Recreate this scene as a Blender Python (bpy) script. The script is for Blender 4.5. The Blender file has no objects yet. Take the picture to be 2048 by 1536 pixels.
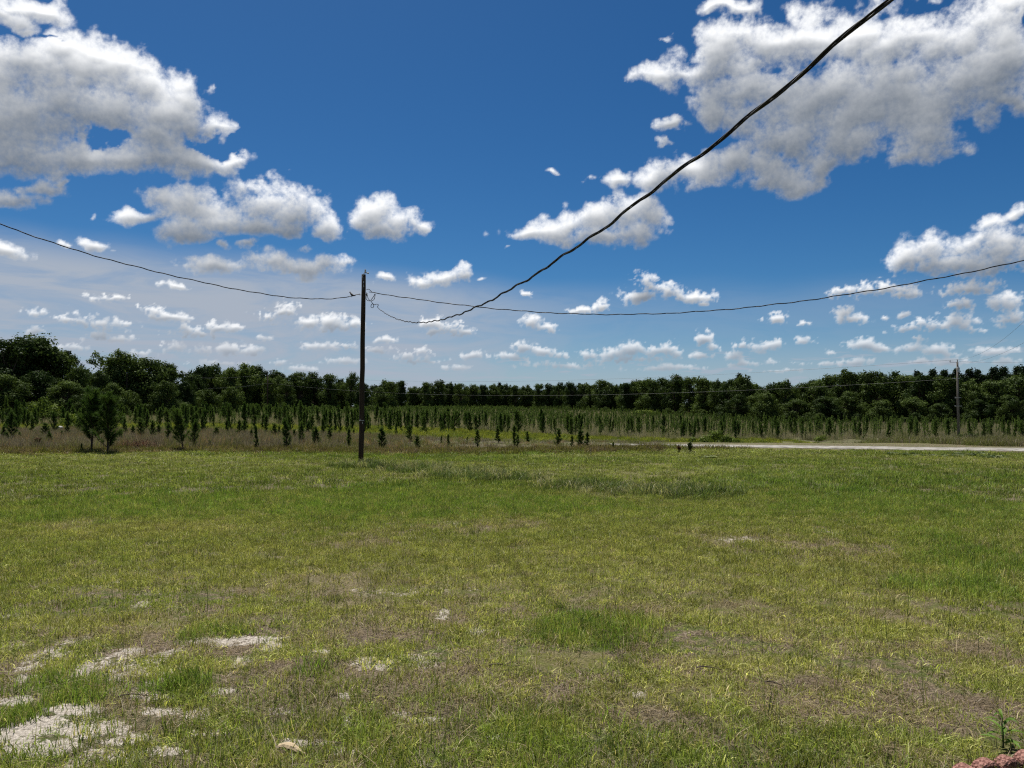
import bpy, math, random
import numpy as np
R = math.radians

# ------------------------------------------------------------------ camera
F_PX, HORIZON, CAM_H = 1547.0, 812.0, 2.1
PITCH = math.atan((HORIZON - 768.0) / F_PX)
scene = bpy.context.scene
cam_data = bpy.data.cameras.new('camera')
cam_data.sensor_width = 36.0
cam_data.lens = 36.0 * F_PX / 2048.0
cam_data.clip_start = 0.05
cam_data.clip_end = 30000.0
camera = bpy.data.objects.new('camera', cam_data)
camera.location = (0, 0, CAM_H)
camera.rotation_euler = (R(90) + PITCH, 0, 0)
scene.collection.objects.link(camera)
scene.camera = camera


def ray(px, py):
    """direction through a point of the 2048x1536 photograph"""
    x, z = (px - 1024.0) / F_PX, (768.0 - py) / F_PX
    c, s = math.cos(PITCH), math.sin(PITCH)
    return np.array([x, c - z * s, s + z * c])


def at_depth(px, py, Y):
    d = ray(px, py)
    return d * (Y / d[1]) + np.array([0, 0, CAM_H])


def on_lawn(px, py, z=0.0):
    d = ray(px, py)
    t = (z - CAM_H) / d[2]
    return d[0] * t, d[1] * t


# ------------------------------------------------------------------ light
SUN_EL, SUN_AZ = 63.0, -24.0            # azimuth from +Y, negative = left of the view
sun_data = bpy.data.lights.new('sun', 'SUN')
sun_data.energy = 5.0
sun_data.angle = R(1.4)
sun_data.color = (1.0, 0.955, 0.88)
sun = bpy.data.objects.new('sun', sun_data)
sun.rotation_euler = (R(90 - SUN_EL), 0, R(180 - SUN_AZ))
sun.location = (-40, 60, 120)
scene.collection.objects.link(sun)

scene.view_settings.view_transform = 'Standard'
scene.view_settings.look = 'None'
scene.view_settings.gamma = 1.0
scene.view_settings.use_curve_mapping = False
scene.view_settings.exposure = 0.8
scene.cycles.use_denoising = False
scene.cycles.pixel_filter_type = 'BLACKMAN_HARRIS'
scene.cycles.filter_width = 1.2
scene.cycles.max_bounces = 5
scene.cycles.diffuse_bounces = 2
scene.cycles.transmission_bounces = 4
scene.cycles.transparent_max_bounces = 8
scene.cycles.use_adaptive_sampling = True
scene.cycles.adaptive_threshold = 0.015


class Nodes:
    """small helper for node trees: every call returns an output socket"""

    def __init__(self, tree):
        self.t = tree

    def new(self, kind, **kw):
        n = self.t.nodes.new(kind)
        for k, v in kw.items():
            setattr(n, k, v)
        return n

    def put(self, sock, v):
        if isinstance(v, bpy.types.NodeSocket):
            self.t.links.new(v, sock)
        elif v is not None:
            sock.default_value = v

    def math(self, op, a, b=None, c=None, clamp=False):
        n = self.new('ShaderNodeMath', operation=op, use_clamp=clamp)
        self.put(n.inputs[0], a)
        self.put(n.inputs[1], b)
        self.put(n.inputs[2], c)
        return n.outputs[0]

    def vec(self, op, a, b=None, c=None, scale=None):
        n = self.new('ShaderNodeVectorMath', operation=op)
        self.put(n.inputs[0], a)
        self.put(n.inputs[1], b)
        if c is not None:
            self.put(n.inputs[2], c)
        if scale is not None:
            self.put(n.inputs['Scale'], scale)
        return n.outputs['Value'] if op in ('LENGTH', 'DOT_PRODUCT', 'DISTANCE') else n.outputs['Vector']

    def xyz(self, x, y, z=0.0):
        n = self.new('ShaderNodeCombineXYZ')
        self.put(n.inputs[0], x)
        self.put(n.inputs[1], y)
        self.put(n.inputs[2], z)
        return n.outputs[0]

    def sep(self, v):
        n = self.new('ShaderNodeSeparateXYZ')
        self.put(n.inputs[0], v)
        return n.outputs

    def noise(self, v, scale, detail=4.0, rough=0.5, lac=2.0, dist=0.0, color=False):
        n = self.new('ShaderNodeTexNoise')
        self.put(n.inputs['Vector'], v)
        self.put(n.inputs['Scale'], scale)
        n.inputs['Detail'].default_value = detail
        n.inputs['Roughness'].default_value = rough
        n.inputs['Lacunarity'].default_value = lac
        n.inputs['Distortion'].default_value = dist
        return n.outputs['Color' if color else 'Fac']

    def ramp(self, v, a, b, lo=0.0, hi=1.0, smooth=True):
        n = self.new('ShaderNodeMapRange', interpolation_type='SMOOTHSTEP' if smooth else 'LINEAR')
        self.put(n.inputs[0], v)
        for i, x in enumerate((a, b, lo, hi)):
            self.put(n.inputs[1 + i], x)
        return n.outputs[0]

    def mix(self, f, a, b):
        n = self.new('ShaderNodeMix', data_type='FLOAT')
        self.put(n.inputs[0], f)
        self.put(n.inputs[2], a)
        self.put(n.inputs[3], b)
        return n.outputs[0]

    def col(self, f, a, b, blend='MIX'):
        n = self.new('ShaderNodeMix', data_type='RGBA', blend_type=blend)
        self.put(n.inputs[0], f)
        self.put(n.inputs[6], (*a, 1) if isinstance(a, tuple) else a)
        self.put(n.inputs[7], (*b, 1) if isinstance(b, tuple) else b)
        return n.outputs[2]


# ------------------------------------------------------------------ sky
# cumulus puffs by their place in the sky, written as photo coordinates and turned into azimuth / elevation
PUFFS = [
    # (x, y, half width, half height)
    (60, 4, 80, 26), (20, 30, 50, 24), (45, 55, 26, 12),
    (-30, 170, 110, 72), (60, 150, 90, 58), (150, 122, 80, 52), (230, 138, 100, 60), (300, 182, 92, 62),
    (370, 190, 62, 45), (405, 178, 34, 24), (415, 240, 44, 20), (350, 235, 80, 45), (160, 220, 190, 65),
    (20, 250, 130, 70), (60, 310, 130, 45), (170, 312, 110, 36), (290, 322, 120, 36), (385, 318, 70, 28),
    (450, 315, 40, 17), (300, 275, 60, 35), (-80, 250, 80, 120),
    (30, 383, 55, 24), (80, 366, 55, 18), (125, 355, 30, 10),
    (260, 436, 48, 14), (325, 415, 50, 30), (390, 430, 75, 34), (450, 430, 80, 38), (520, 405, 75, 46),
    (580, 425, 60, 48), (640, 462, 40, 26), (520, 450, 105, 24), (370, 462, 75, 24), (500, 372, 30, 22),
    (455, 488, 28, 9), (600, 486, 36, 13), (500, 487, 26, 10), (300, 438, 40, 16),
    (745, 432, 50, 40), (715, 452, 30, 28), (800, 448, 52, 26), (850, 455, 30, 16), (760, 465, 60, 20),
    (440, 525, 55, 17), (600, 527, 82, 24), (555, 517, 42, 17), (640, 522, 45, 18),
    (188, 484, 34, 14), (16, 497, 48, 17), (130, 483, 16, 6), (190, 428, 10, 12),
    # big bank at the upper right
    (1310, 152, 58, 26), (1375, 140, 75, 48), (1450, 105, 90, 55), (1540, 75, 100, 52), (1650, 60, 120, 66),
    (1780, 70, 130, 80), (1900, 80, 120, 85), (2010, 110, 90, 75), (1500, 180, 120, 58), (1620, 190, 160, 78),
    (1760, 200, 160, 85), (1900, 200, 130, 75), (1560, 265, 120, 55), (1680, 285, 120, 46), (1850, 280, 75, 36),
    (1820, 315, 46, 20), (2020, 205, 60, 24), (1480, 330, 110, 42), (1380, 342, 85, 34), (1310, 355, 55, 30),
    (1225, 363, 48, 20), (1170, 358, 28, 10), (1550, 345, 80, 36), (1590, 365, 50, 22), (1650, 320, 60, 30),
    (1430, 20, 42, 20), (1490, 8, 70, 22), (1318, 62, 32, 14), (1330, 260, 34, 16), (1318, 292, 22, 8),
    (2030, 35, 26, 36), (2120, 160, 80, 120), (1430, 235, 50, 30), (1720, 240, 190, 58), (1960, 170, 110, 76), (1850, 245, 140, 56), (1560, 225, 130, 50),
    (1045, 470, 48, 18), (1110, 460, 50, 26), (1175, 440, 55, 28), (1240, 445, 60, 34), (1300, 440, 40, 32),
    (1270, 475, 45, 26), (1180, 478, 70, 18), (1015, 500, 14, 5), (1095, 348, 18, 7),
    (1815, 515, 38, 34), (1860, 495, 50, 36), (1930, 490, 60, 34), (2000, 490, 60, 38), (1960, 525, 90, 30),
    (1880, 530, 70, 26), (2070, 500, 60, 50),
    (1690, 580, 44, 14), (1755, 578, 60, 18), (1810, 586, 32, 12), (1940, 573, 66, 15), (2015, 595, 42, 15),
    (1975, 436, 32, 14), (2034, 414, 24, 12), (2052, 446, 22, 14), (1920, 605, 30, 12),
    (1298, 562, 30, 24), (1285, 584, 45, 16), (1345, 578, 36, 18), (1395, 590, 38, 13),
    (850, 562, 40, 14), (890, 556, 42, 17), (935, 545, 26, 20), (968, 562, 16, 5), (765, 560, 26, 10),
    (1203, 606, 16, 11), (1160, 612, 28, 7), (1052, 593, 18, 6), (1408, 608, 12, 5),
    (868, 652, 30, 16), (905, 658, 36, 16), (935, 668, 20, 8), (1065, 648, 22, 14), (1095, 652, 18, 9),
    (1050, 696, 26, 12), (1085, 702, 30, 10), (1120, 708, 20, 9), (1175, 706, 22, 9), (1225, 704, 26, 11),
    (1258, 694, 30, 14), (1300, 700, 30, 10), (1330, 697, 24, 13), (1348, 706, 18, 8), (1260, 716, 90, 7),
    (1120, 730, 80, 7), (1020, 716, 40, 7), (945, 713, 24, 8), (815, 712, 28, 12), (850, 705, 18, 9),
    (835, 722, 50, 7), (910, 735, 30, 6), (1330, 735, 70, 6),
    (1556, 635, 26, 11), (1690, 625, 18, 12), (1708, 638, 30, 9), (1615, 645, 14, 5), (1770, 634, 10, 4),
    (1803, 630, 12, 6), (1810, 657, 40, 9), (1860, 648, 50, 14), (1920, 642, 38, 15), (1955, 656, 26, 7),
    (1845, 678, 22, 5), (2025, 634, 34, 13), (1485, 688, 24, 10), (1525, 692, 30, 10), (1555, 688, 18, 10),
    (1470, 708, 22, 11), (1405, 672, 18, 12), (1425, 692, 18, 8), (1400, 708, 26, 6), (1615, 681, 20, 7),
    (1730, 690, 32, 11), (1755, 698, 24, 6), (1665, 706, 14, 5), (1820, 697, 30, 8), (1875, 697, 34, 11),
    (1900, 706, 24, 7), (1715, 723, 38, 8), (1600, 727, 24, 6), (1840, 721, 24, 7), (1900, 724, 40, 7),
    (1650, 728, 30, 5), (1500, 725, 46, 7), (1990, 700, 40, 8), (2010, 722, 30, 7), (1560, 742, 60, 5),
    (205, 588, 48, 11), (62, 620, 26, 10), (150, 630, 50, 11), (200, 640, 60, 12), (335, 630, 40, 12),
    (300, 614, 36, 9), (380, 655, 48, 13), (430, 650, 30, 10), (457, 648, 20, 8), (535, 630, 34, 15),
    (570, 620, 28, 17), (620, 645, 26, 13), (665, 640, 34, 17), (700, 648, 24, 11), (62, 656, 26, 11),
    (200, 668, 36, 10), (240, 672, 30, 7), (345, 688, 32, 12), (400, 694, 36, 10), (450, 692, 34, 11),
    (500, 700, 32, 8), (523, 674, 20, 7), (640, 690, 40, 8), (700, 690, 34, 9), (755, 700, 30, 8),
    (600, 738, 28, 7), (560, 724, 24, 6), (350, 566, 36, 7), (140, 690, 40, 8), (280, 702, 34, 8),
    (755, 678, 30, 7), (25, 700, 40, 8), (690, 722, 40, 6), (440, 722, 60, 6),
]
HOLES = [(212, 274, 46, 17), (430, 283, 46, 26), (95, 80, 40, 5)]


def ang(px, py):
    d = ray(px, py)
    return math.atan2(d[0], d[1]), math.asin(d[2] / np.linalg.norm(d))


def build_world():
    world = bpy.data.worlds.new('World')
    scene.world = world
    world.use_nodes = True
    t = world.node_tree
    t.nodes.clear()
    N = Nodes(t)
    sky = N.new('ShaderNodeTexSky', sky_type='NISHITA', sun_disc=False)
    sky.sun_elevation = R(SUN_EL)
    sky.sun_rotation = R(SUN_AZ)
    sky.air_density = 0.72
    sky.dust_density = 0.35
    sky.ozone_density = 4.0
    hs = N.new('ShaderNodeHueSaturation')
    hs.inputs['Hue'].default_value = 0.503
    hs.inputs['Saturation'].default_value = 1.28
    t.links.new(sky.outputs[0], hs.inputs['Color'])
    bg_sky = N.new('ShaderNodeBackground')
    bg_sky.inputs['Strength'].default_value = 0.05
    t.links.new(N.vec('MULTIPLY', hs.outputs[0], (0.58, 0.80, 0.82)), bg_sky.inputs['Color'])   # clear deep summer blue
    out = N.new('ShaderNodeOutputWorld')
    t.links.new(bg_sky.outputs[0], out.inputs['Surface'])


build_world()


# ------------------------------------------------------------------ numpy noise, mesh and material helpers
def _hash(ix, iy, iz, seed):
    h = (ix.astype(np.int64) * 374761393 + iy.astype(np.int64) * 668265263 + iz.astype(np.int64) * 1440662683 + seed * 1274126177) & 0xFFFFFFFF
    h = ((h ^ (h >> 13)) * 1274126177) & 0xFFFFFFFF
    return ((h ^ (h >> 16)) & 0xFFFF) / 65535.0


def vnoise(p, seed=0):
    """smooth value noise, p is (n, 3) or (n, 2); result about -1..1"""
    if p.shape[1] == 2:
        p = np.column_stack([p, np.zeros(len(p))])
    i = np.floor(p)
    f = p - i
    u = f * f * f * (f * (f * 6 - 15) + 10)
    i = i.astype(np.int64)
    r = 0.0
    for a in (0, 1):
        wa = u[:, 0] if a else 1 - u[:, 0]
        for b in (0, 1):
            wb = u[:, 1] if b else 1 - u[:, 1]
            for c in (0, 1):
                wc = u[:, 2] if c else 1 - u[:, 2]
                r = r + wa * wb * wc * _hash(i[:, 0] + a, i[:, 1] + b, i[:, 2] + c, seed)
    return r * 2 - 1


def fbm(p, octaves=4, seed=0, gain=0.5):
    r, a, s = 0.0, 1.0, 0.0
    for k in range(octaves):
        r = r + a * vnoise(p * (2.03 ** k) + 17.3 * k, seed + k)
        s += a
        a *= gain
    return r / s


def sstep(a, b, x):
    t = np.clip((x - a) / (b - a), 0, 1)
    return t * t * (3 - 2 * t)


def link(name, data, parent=None, **props):
    o = bpy.data.objects.new(name, data)
    scene.collection.objects.link(o)
    if parent is not None:
        o.parent = parent
    for k, v in props.items():
        o[k] = v
    return o


def np_mesh(name, verts, faces, mats=(), smooth=False, mat_index=None, attrs=None):
    """verts (n,3), faces (m,k) arrays of one arity"""
    verts = np.asarray(verts, dtype=np.float32)
    faces = np.asarray(faces, dtype=np.int32)
    me = bpy.data.meshes.new(name)
    k = faces.shape[1]
    me.vertices.add(len(verts))
    me.vertices.foreach_set('co', verts.ravel())
    me.loops.add(faces.size)
    me.loops.foreach_set('vertex_index', faces.ravel())
    me.polygons.add(len(faces))
    me.polygons.foreach_set('loop_start', np.arange(0, faces.size, k, dtype=np.int32))
    me.polygons.foreach_set('loop_total', np.full(len(faces), k, dtype=np.int32))
    for m in mats:
        me.materials.append(m)
    if mat_index is not None:
        me.polygons.foreach_set('material_index', np.asarray(mat_index, dtype=np.int32))
    if smooth:
        me.polygons.foreach_set('use_smooth', np.ones(len(faces), dtype=bool))
    for an, av in (attrs or {}).items():
        av = np.asarray(av, dtype=np.float32)
        if av.ndim == 1:
            me.attributes.new(an, 'FLOAT', 'POINT').data.foreach_set('value', av)
        else:
            me.attributes.new(an, 'FLOAT_COLOR', 'POINT').data.foreach_set('color', np.column_stack([av, np.ones(len(av))]).astype(np.float32).ravel())
    me.update(calc_edges=True)
    return me


def grid_faces(rows, cols, wrap=False):
    i = np.arange(rows - 1)[:, None]
    j = np.arange(cols if wrap else cols - 1)[None, :]
    j2 = (j + 1) % cols
    return np.stack([i * cols + j, i * cols + j2, (i + 1) * cols + j2, (i + 1) * cols + j], -1).reshape(-1, 4)


def new_mat(name):
    m = bpy.data.materials.new(name)
    m.use_nodes = True
    m.node_tree.nodes.clear()
    return m, Nodes(m.node_tree)


def attr(N, name, kind='GEOMETRY', out='Fac'):
    n = N.new('ShaderNodeAttribute', attribute_name=name, attribute_type=kind)
    return n.outputs[out]


# ------------------------------------------------------------------ sky dome: clouds and high veil, far outside everything
def billow(p, octaves, seed, gain=0.5):
    """rounded lobes with creases between them, about 0..1"""
    r, a, s = 0.0, 1.0, 0.0
    for k in range(octaves):
        r = r + a * np.abs(vnoise(p * (2.07 ** k) + 11.7 * k, seed + k))
        s += a
        a *= gain
    return r / s * 2.0


def blur(h, r):
    for _ in range(2):
        for ax in (0, 1):
            p = np.concatenate([np.repeat(np.take(h, [0], ax), r, ax), h, np.repeat(np.take(h, [-1], ax), r, ax)], ax)
            c = np.cumsum(p, ax)
            z = np.zeros_like(np.take(c, [0], ax))
            c = np.concatenate([z, c], ax)
            n = h.shape[ax]
            h = (np.take(c, np.arange(2 * r + 1, 2 * r + 1 + n), ax) - np.take(c, np.arange(n), ax)) / (2 * r + 1)
    return h


def cloud_fields(azs, els):
    """opacity and brightness of the clouds on a grid of directions"""
    A, E = np.meshgrid(azs, els)
    shape = A.shape
    a, e = A.ravel(), E.ravel()
    d = np.column_stack([np.sin(a) * np.cos(e), np.cos(a) * np.cos(e), np.sin(e)])
    ep = np.maximum(e, 0.012)
    inside = np.abs(a) < R(46.5)
    # uneven outlines: push each direction about before it is measured against the puffs
    wu = fbm(d * 12, 3, 1) * 0.075 * ep + fbm(d * 50, 2, 11) * 0.030 * ep
    wv = fbm(d * 12, 3, 21) * 0.075 * ep + fbm(d * 50, 2, 31) * 0.030 * ep
    u, v = a + wu, e + wv
    high = sstep(R(5.5), R(13), e)

    def angular(x, y, rx, ry):
        a0, e0 = ang(x, y)
        return (a0, e0, (ang(x + rx, y)[0] - ang(x - rx, y)[0]) / 2, (ang(x, y - ry)[1] - ang(x, y + ry)[1]) / 2)
    blobs = [angular(x, y + (0.15 * ry if y > 540 else 0), rx * (1.12 if y > 540 else 1.18), ry * (1.40 if y > 540 else 1.24)) for x, y, rx, ry in PUFFS]
    holes = [angular(*h) for h in HOLES]
    rnd = random.Random(4)
    thick = [1.0 if (y < 540 and rx > 36) else (rnd.uniform(0.30, 0.5) if y < 540 else rnd.choice((0.35, 0.5, 0.7, 0.85, 1.0, 1.0))) for x, y, rx, ry in PUFFS]
    f = np.full(len(u), 9.0)
    opac = np.full(len(u), 0.95)
    ui, vi, fi = u[inside], v[inside], f[inside]
    sw, so = 1e-9, 0.8e-9
    for (a0, e0, ra, re), o in zip(blobs, thick):
        q = (vi - e0) / re
        q = np.where(q < 0, q * 1.30, q)                 # flatter underneath
        r = np.hypot((ui - a0) / ra, q)
        h = np.maximum(0.35 - np.abs(fi - r), 0) / 0.35
        fi = np.minimum(fi, r) - h ** 3 * 0.35 / 6
        w = np.exp(-5 * np.minimum(r, 6))
        sw, so = sw + w, so + w * o
    opac[inside] = so / sw
    fi = 1 - fi
    rag = fbm(d[inside] * 95, 4, 351, 0.65)
    for a0, e0, ra, re in holes:
        fi = fi - 0.9 * np.maximum(1.2 - np.hypot((ui - a0) / ra, (vi - e0) / re) + 1.1 * rag, 0)
    f[inside] = fi
    f[~inside] = -3
    # ordinary fair-weather cumulus for the sky beyond the view
    s = np.sin(np.maximum(e, 0.02)) + 0.12
    cov = fbm(np.column_stack([d[:, 0] / s, d[:, 1] / s]) * 2.6 + 5.0, 4, 61)
    beyond = np.maximum(sstep(R(36), R(42), np.abs(a)), sstep(R(30), R(36), e))
    f = np.maximum(f, (cov - 0.16) * 3.2 * beyond - 3 * (1 - beyond))

    # cauliflower lobes, finer towards the horizon where the clouds are farther off
    lob = billow(d * 30, 5, 41, 0.52) * high + billow(d * 95, 4, 141, 0.55) * (1 - high)
    wisp = fbm(d * 34, 6, 241, 0.62) * high + fbm(d * 200, 3, 251, 0.6) * (1 - high)
    dens = np.minimum(f, 0.8) * 1.6 + (lob - 0.56) * 0.80 + wisp * 0.92 + (1 - opac) * (wisp * 1.3 - 0.85)
    pos = np.maximum(dens, 0)
    alpha = 1 - np.exp(-2.0 * pos ** 1.4)
    # bulging surface of the cloud: its slope towards the sun gives soft light on every lobe
    D = dens.reshape(shape)
    HG = high.reshape(shape)
    H = np.sqrt(np.clip(D, 0, 1.8))

    def slope(Hs, k):
        s_ = np.maximum(E, 0.03) * k
        nx, ny = -np.gradient(Hs, azs, axis=1) * s_, -np.gradient(Hs, els, axis=0) * s_
        return (nx * -0.30 + ny * 0.95) / np.sqrt(1 + nx * nx + ny * ny)
    fine = slope(blur(H, 1), 0.07)
    nl = 0.50 * fine + 0.65 * (slope(blur(H, 5), 0.16) * HG + slope(blur(H, 2), 0.16) * (1 - HG))
    # cloud standing between a point and the sun: add up what lies above it
    occ = np.zeros(shape)
    body = np.clip(f.reshape(shape) * 1.15 + 0.15 + 0.25 * (lob.reshape(shape) - 0.6), 0, 1.0)
    steps = 14
    for k in range(1, steps + 1):
        reach = 0.017 * k                                  # as a share of the elevation
        src = np.clip(E + reach * np.maximum(E, 0.02), els[0], els[-1])
        row = np.interp(src[:, 0], els, np.arange(len(els)))
        r0 = np.floor(row).astype(int)
        r1 = np.minimum(r0 + 1, len(els) - 1)
        fr = (row - r0)[:, None]
        occ += (body[r0] * (1 - fr) + body[r1] * fr) / steps
    occ = np.where(np.isfinite(occ), occ, 0)
    sun = np.exp(-2.2 * np.clip(blur(occ, 2), 0, 2))
    core = np.clip(pos.reshape(shape) / 0.8, 0, 1)
    lit = sun * (1.12 + 0.60 * np.clip(nl, -0.8, 0.8)) + 0.10 * (1 - core) - 0.05
    lit = lit + 0.06 * fbm(d * 14, 4, 301).reshape(shape) * core
    wide = e + fbm(d * 3.2, 3, 91) * 0.035
    band = sstep(R(11.6), R(8.6), wide + 0.05 * (a + 0.5)) * (0.26 + 0.74 * sstep(R(10), R(-10), a))
    return d, alpha, np.clip(lit, 0, 1.15).ravel(), band


def build_sky_dome():
    azs = np.radians(np.concatenate([np.arange(-180, -46, 2.0), np.arange(-46, 46.01, 0.10), np.arange(48, 180, 2.0)]))
    els = np.radians(np.concatenate([[-1.0, -0.5], np.arange(0, 31, 0.08), np.arange(31.5, 51, 1.0)]))
    d, alpha, lit, band = cloud_fields(azs, els)
    rad = 9000.0
    me = np_mesh('sky', d * rad + np.array([0, 0, CAM_H]), grid_faces(len(els), len(azs), wrap=True), smooth=True,
                 attrs={'cloud_cover': alpha, 'cloud_light': lit, 'veil': band})
    m, N = new_mat('sky_clouds')
    m.cycles.emission_sampling = 'NONE'
    t = m.node_tree
    geo = N.new('ShaderNodeNewGeometry')
    dd = N.vec('NORMALIZE', N.vec('SUBTRACT', geo.outputs['Position'], (0, 0, CAM_H)))
    el = N.math('ARCSINE', N.sep(dd)[2])
    fine = N.math('SUBTRACT', N.noise(dd, 170.0, 5.0, 0.62), 0.5)
    cover = attr(N, 'cloud_cover')
    rim = N.math('MULTIPLY', cover, N.math('SUBTRACT', 1.0, cover))
    alpha = N.math('MULTIPLY_ADD', N.math('MULTIPLY', rim, fine), 5.0, cover, clamp=True)
    lit = N.math('MULTIPLY_ADD', fine, 0.16, attr(N, 'cloud_light'), clamp=True)
    ccol = N.col(lit, (0.108, 0.126, 0.152), (0.610, 0.616, 0.622))
    air = N.ramp(el, R(8), R(0.5))
    ccol = N.col(N.math('MULTIPLY', air, 0.45), ccol, (0.23, 0.262, 0.315))
    alpha = N.math('MULTIPLY', alpha, N.math('MULTIPLY_ADD', air, -0.35, 1.0))
    alpha = N.math('MULTIPLY', alpha, N.ramp(el, R(0.3), R(1.6)))
    alpha = N.math('MULTIPLY', alpha, N.ramp(el, R(49), R(42)))
    cir = N.noise(N.vec('MULTIPLY', dd, (7.0, 7.0, 36.0)), 1.0, 6.0, 0.62, dist=0.9)
    veil = N.math('MULTIPLY', attr(N, 'veil'), N.ramp(cir, 0.30, 0.62, 0.62, 1.0))
    veil = N.math('MAXIMUM', veil, N.ramp(el, R(7.5), R(0.0), 0.0, 0.72))
    # flat layers of far cloud low over the horizon
    lay = N.noise(N.vec('MULTIPLY', dd, (16.0, 16.0, 150.0)), 1.0, 5.0, 0.6, dist=0.5)
    lay = N.math('MULTIPLY', N.ramp(lay, 0.45, 0.64), N.math('MULTIPLY', N.ramp(el, R(5.4), R(2.8)), N.ramp(el, R(0.2), R(1.2))))
    veil = N.math('MAXIMUM', veil, N.math('MULTIPLY', lay, 0.85))
    # clouds over veil
    both = N.math('SUBTRACT', 1.0, N.math('MULTIPLY', N.math('SUBTRACT', 1.0, alpha), N.math('SUBTRACT', 1.0, veil)))
    frac = N.math('DIVIDE', alpha, N.math('MAXIMUM', both, 0.001), clamp=True)
    col = N.col(frac, (0.225, 0.257, 0.308), ccol)
    em = N.new('ShaderNodeEmission')
    t.links.new(col, em.inputs['Color'])
    tr = N.new('ShaderNodeBsdfTransparent')
    mx = N.new('ShaderNodeMixShader')
    t.links.new(both, mx.inputs[0])
    t.links.new(tr.outputs[0], mx.inputs[1])
    t.links.new(em.outputs[0], mx.inputs[2])
    o = N.new('ShaderNodeOutputMaterial')
    t.links.new(mx.outputs[0], o.inputs['Surface'])
    me.materials.append(m)
    link('sky', me, kind='structure')


build_sky_dome()


# ------------------------------------------------------------------ terrain
def height(x, y):
    x, y = np.asarray(x, float), np.asarray(y, float)
    right = sstep(-35, 25, x)
    z = -2.35 * sstep(38, 86, y) * right
    z = z + 2.1 * sstep(150, 380, y) * right
    p = np.column_stack([x.ravel(), y.ravel()])
    bump = (fbm(p * 0.55, 3, 101) * 0.022 + vnoise(p * 0.06, 105) * 0.07).reshape(x.shape)
    return z + bump * sstep(2.0, 9.0, np.hypot(x, y))


def on_ground(px, py):
    """where the line of sight through a photo point meets the terrain"""
    d = ray(px, py)
    ys = np.linspace(3, 700, 9000)
    xs, zs = d[0] / d[1] * ys, CAM_H + d[2] / d[1] * ys
    under = np.nonzero(zs < height(xs, ys))[0]
    k = under[0] if len(under) else len(ys) - 1
    return xs[k], ys[k], float(height(xs[k:k + 1], ys[k:k + 1])[0])


def ellipse(px, py, rx, ry):
    """a patch seen in the photo as an ellipse on the ground: centre and half axes in metres"""
    x, y = on_lawn(px, py)
    y0, y1 = on_lawn(px, py + ry)[1], on_lawn(px, py - ry)[1]
    return x, y, rx / F_PX * y, max((y1 - y0) / 2, 0.05)


SAND = [(20, 1470, 46, 20), (95, 1440, 46, 12), (150, 1418, 60, 13), (190, 1455, 70, 17), (255, 1476, 44, 12), (322, 1420, 50, 10),
        (388, 1425, 46, 14), (342, 1345, 28, 22), (186, 1330, 40, 14), (50, 1355, 24, 11), (255, 1305, 24, 12), (500, 1279, 80, 10),
        (556, 1291, 34, 10), (402, 1278, 17, 8), (92, 1200, 30, 6), (20, 1226, 42, 8), (285, 1206, 22, 10), (214, 1166, 24, 7),
        (476, 1326, 16, 15), (60, 1502, 70, 15), (300, 1392, 50, 8), (620, 1485, 40, 9), (690, 1500, 40, 10), (2032, 1333, 40, 7),
        (842, 1438, 30, 8), (800, 1425, 16, 8), (890, 1226, 14, 14), (905, 1045, 24, 4), (1480, 1078, 40, 9), (1665, 1065, 26, 4),
        (1275, 1388, 16, 6), (960, 1258, 24, 7), (1100, 1150, 10, 4), (1000, 1470, 30, 7),
        (1420, 1120, 18, 8), (1650, 904, 30, 1.5), (1560, 910, 25, 1.5), (120, 1488, 40, 10), (240, 1350, 20, 6), (700, 1385, 24, 6), (420, 1465, 40, 8), (330, 1500, 46, 10), (230, 1510, 40, 10), (440, 1380, 30, 6), (560, 1420, 26, 6), (120, 1300, 30, 6), (30, 1290, 30, 6), (640, 1300, 22, 5), (760, 1330, 22, 5), (30, 1400, 30, 9)]
DRY = [(940, 1052, 170, 15), (740, 1082, 80, 20), (840, 1445, 90, 30), (880, 1235, 60, 25), (1700, 1400, 190, 38), (1950, 1310, 110, 28),
       (1250, 1225, 100, 16), (1480, 1078, 120, 14), (1650, 1100, 160, 18), (160, 1050, 60, 14), (600, 1350, 110, 26), (700, 1270, 120, 20),
       (1110, 1400, 120, 22), (1300, 1440, 120, 20), (930, 1340, 120, 22), (640, 1165, 140, 20), (1250, 990, 120, 8), (480, 1420, 90, 22),
       (1850, 1430, 130, 34), (1620, 1395, 120, 24), (1080, 965, 60, 6)]
LUSH = [(1180, 1258, 115, 36), (1970, 1120, 130, 48), (345, 1372, 75, 26), (130, 1365, 90, 20), (60, 1440, 50, 14), (170, 1395, 60, 12),
        (1920, 1170, 110, 26), (800, 1000, 240, 34), (1050, 1010, 200, 20), (300, 1010, 220, 26), (1760, 1010, 220, 30),
        (1260, 1455, 26, 14), (620, 1340, 40, 16), (420, 1270, 60, 12)]
DARKG = [(830, 938, 70, 7), (920, 950, 80, 7), (1010, 957, 70, 6), (1180, 978, 90, 7), (1290, 985, 110, 9), (1390, 992, 90, 9), (740, 932, 60, 5)]
YELLOW = [(1420, 942, 340, 17), (1700, 1000, 120, 8), (1980, 925, 140, 9), (250, 915, 300, 5), (1120, 912, 260, 5), (300, 1060, 260, 16),
          (1900, 1515, 190, 20), (1980, 1490, 70, 14), (1120, 1320, 120, 22), (1350, 1380, 120, 26), (1500, 1330, 110, 20), (250, 1250, 200, 26)]
PATCH = {k: [ellipse(*p) for p in v] for k, v in (('sand', SAND), ('dry', DRY), ('lush', LUSH), ('dark', DARKG), ('yellow', YELLOW))}


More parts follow.
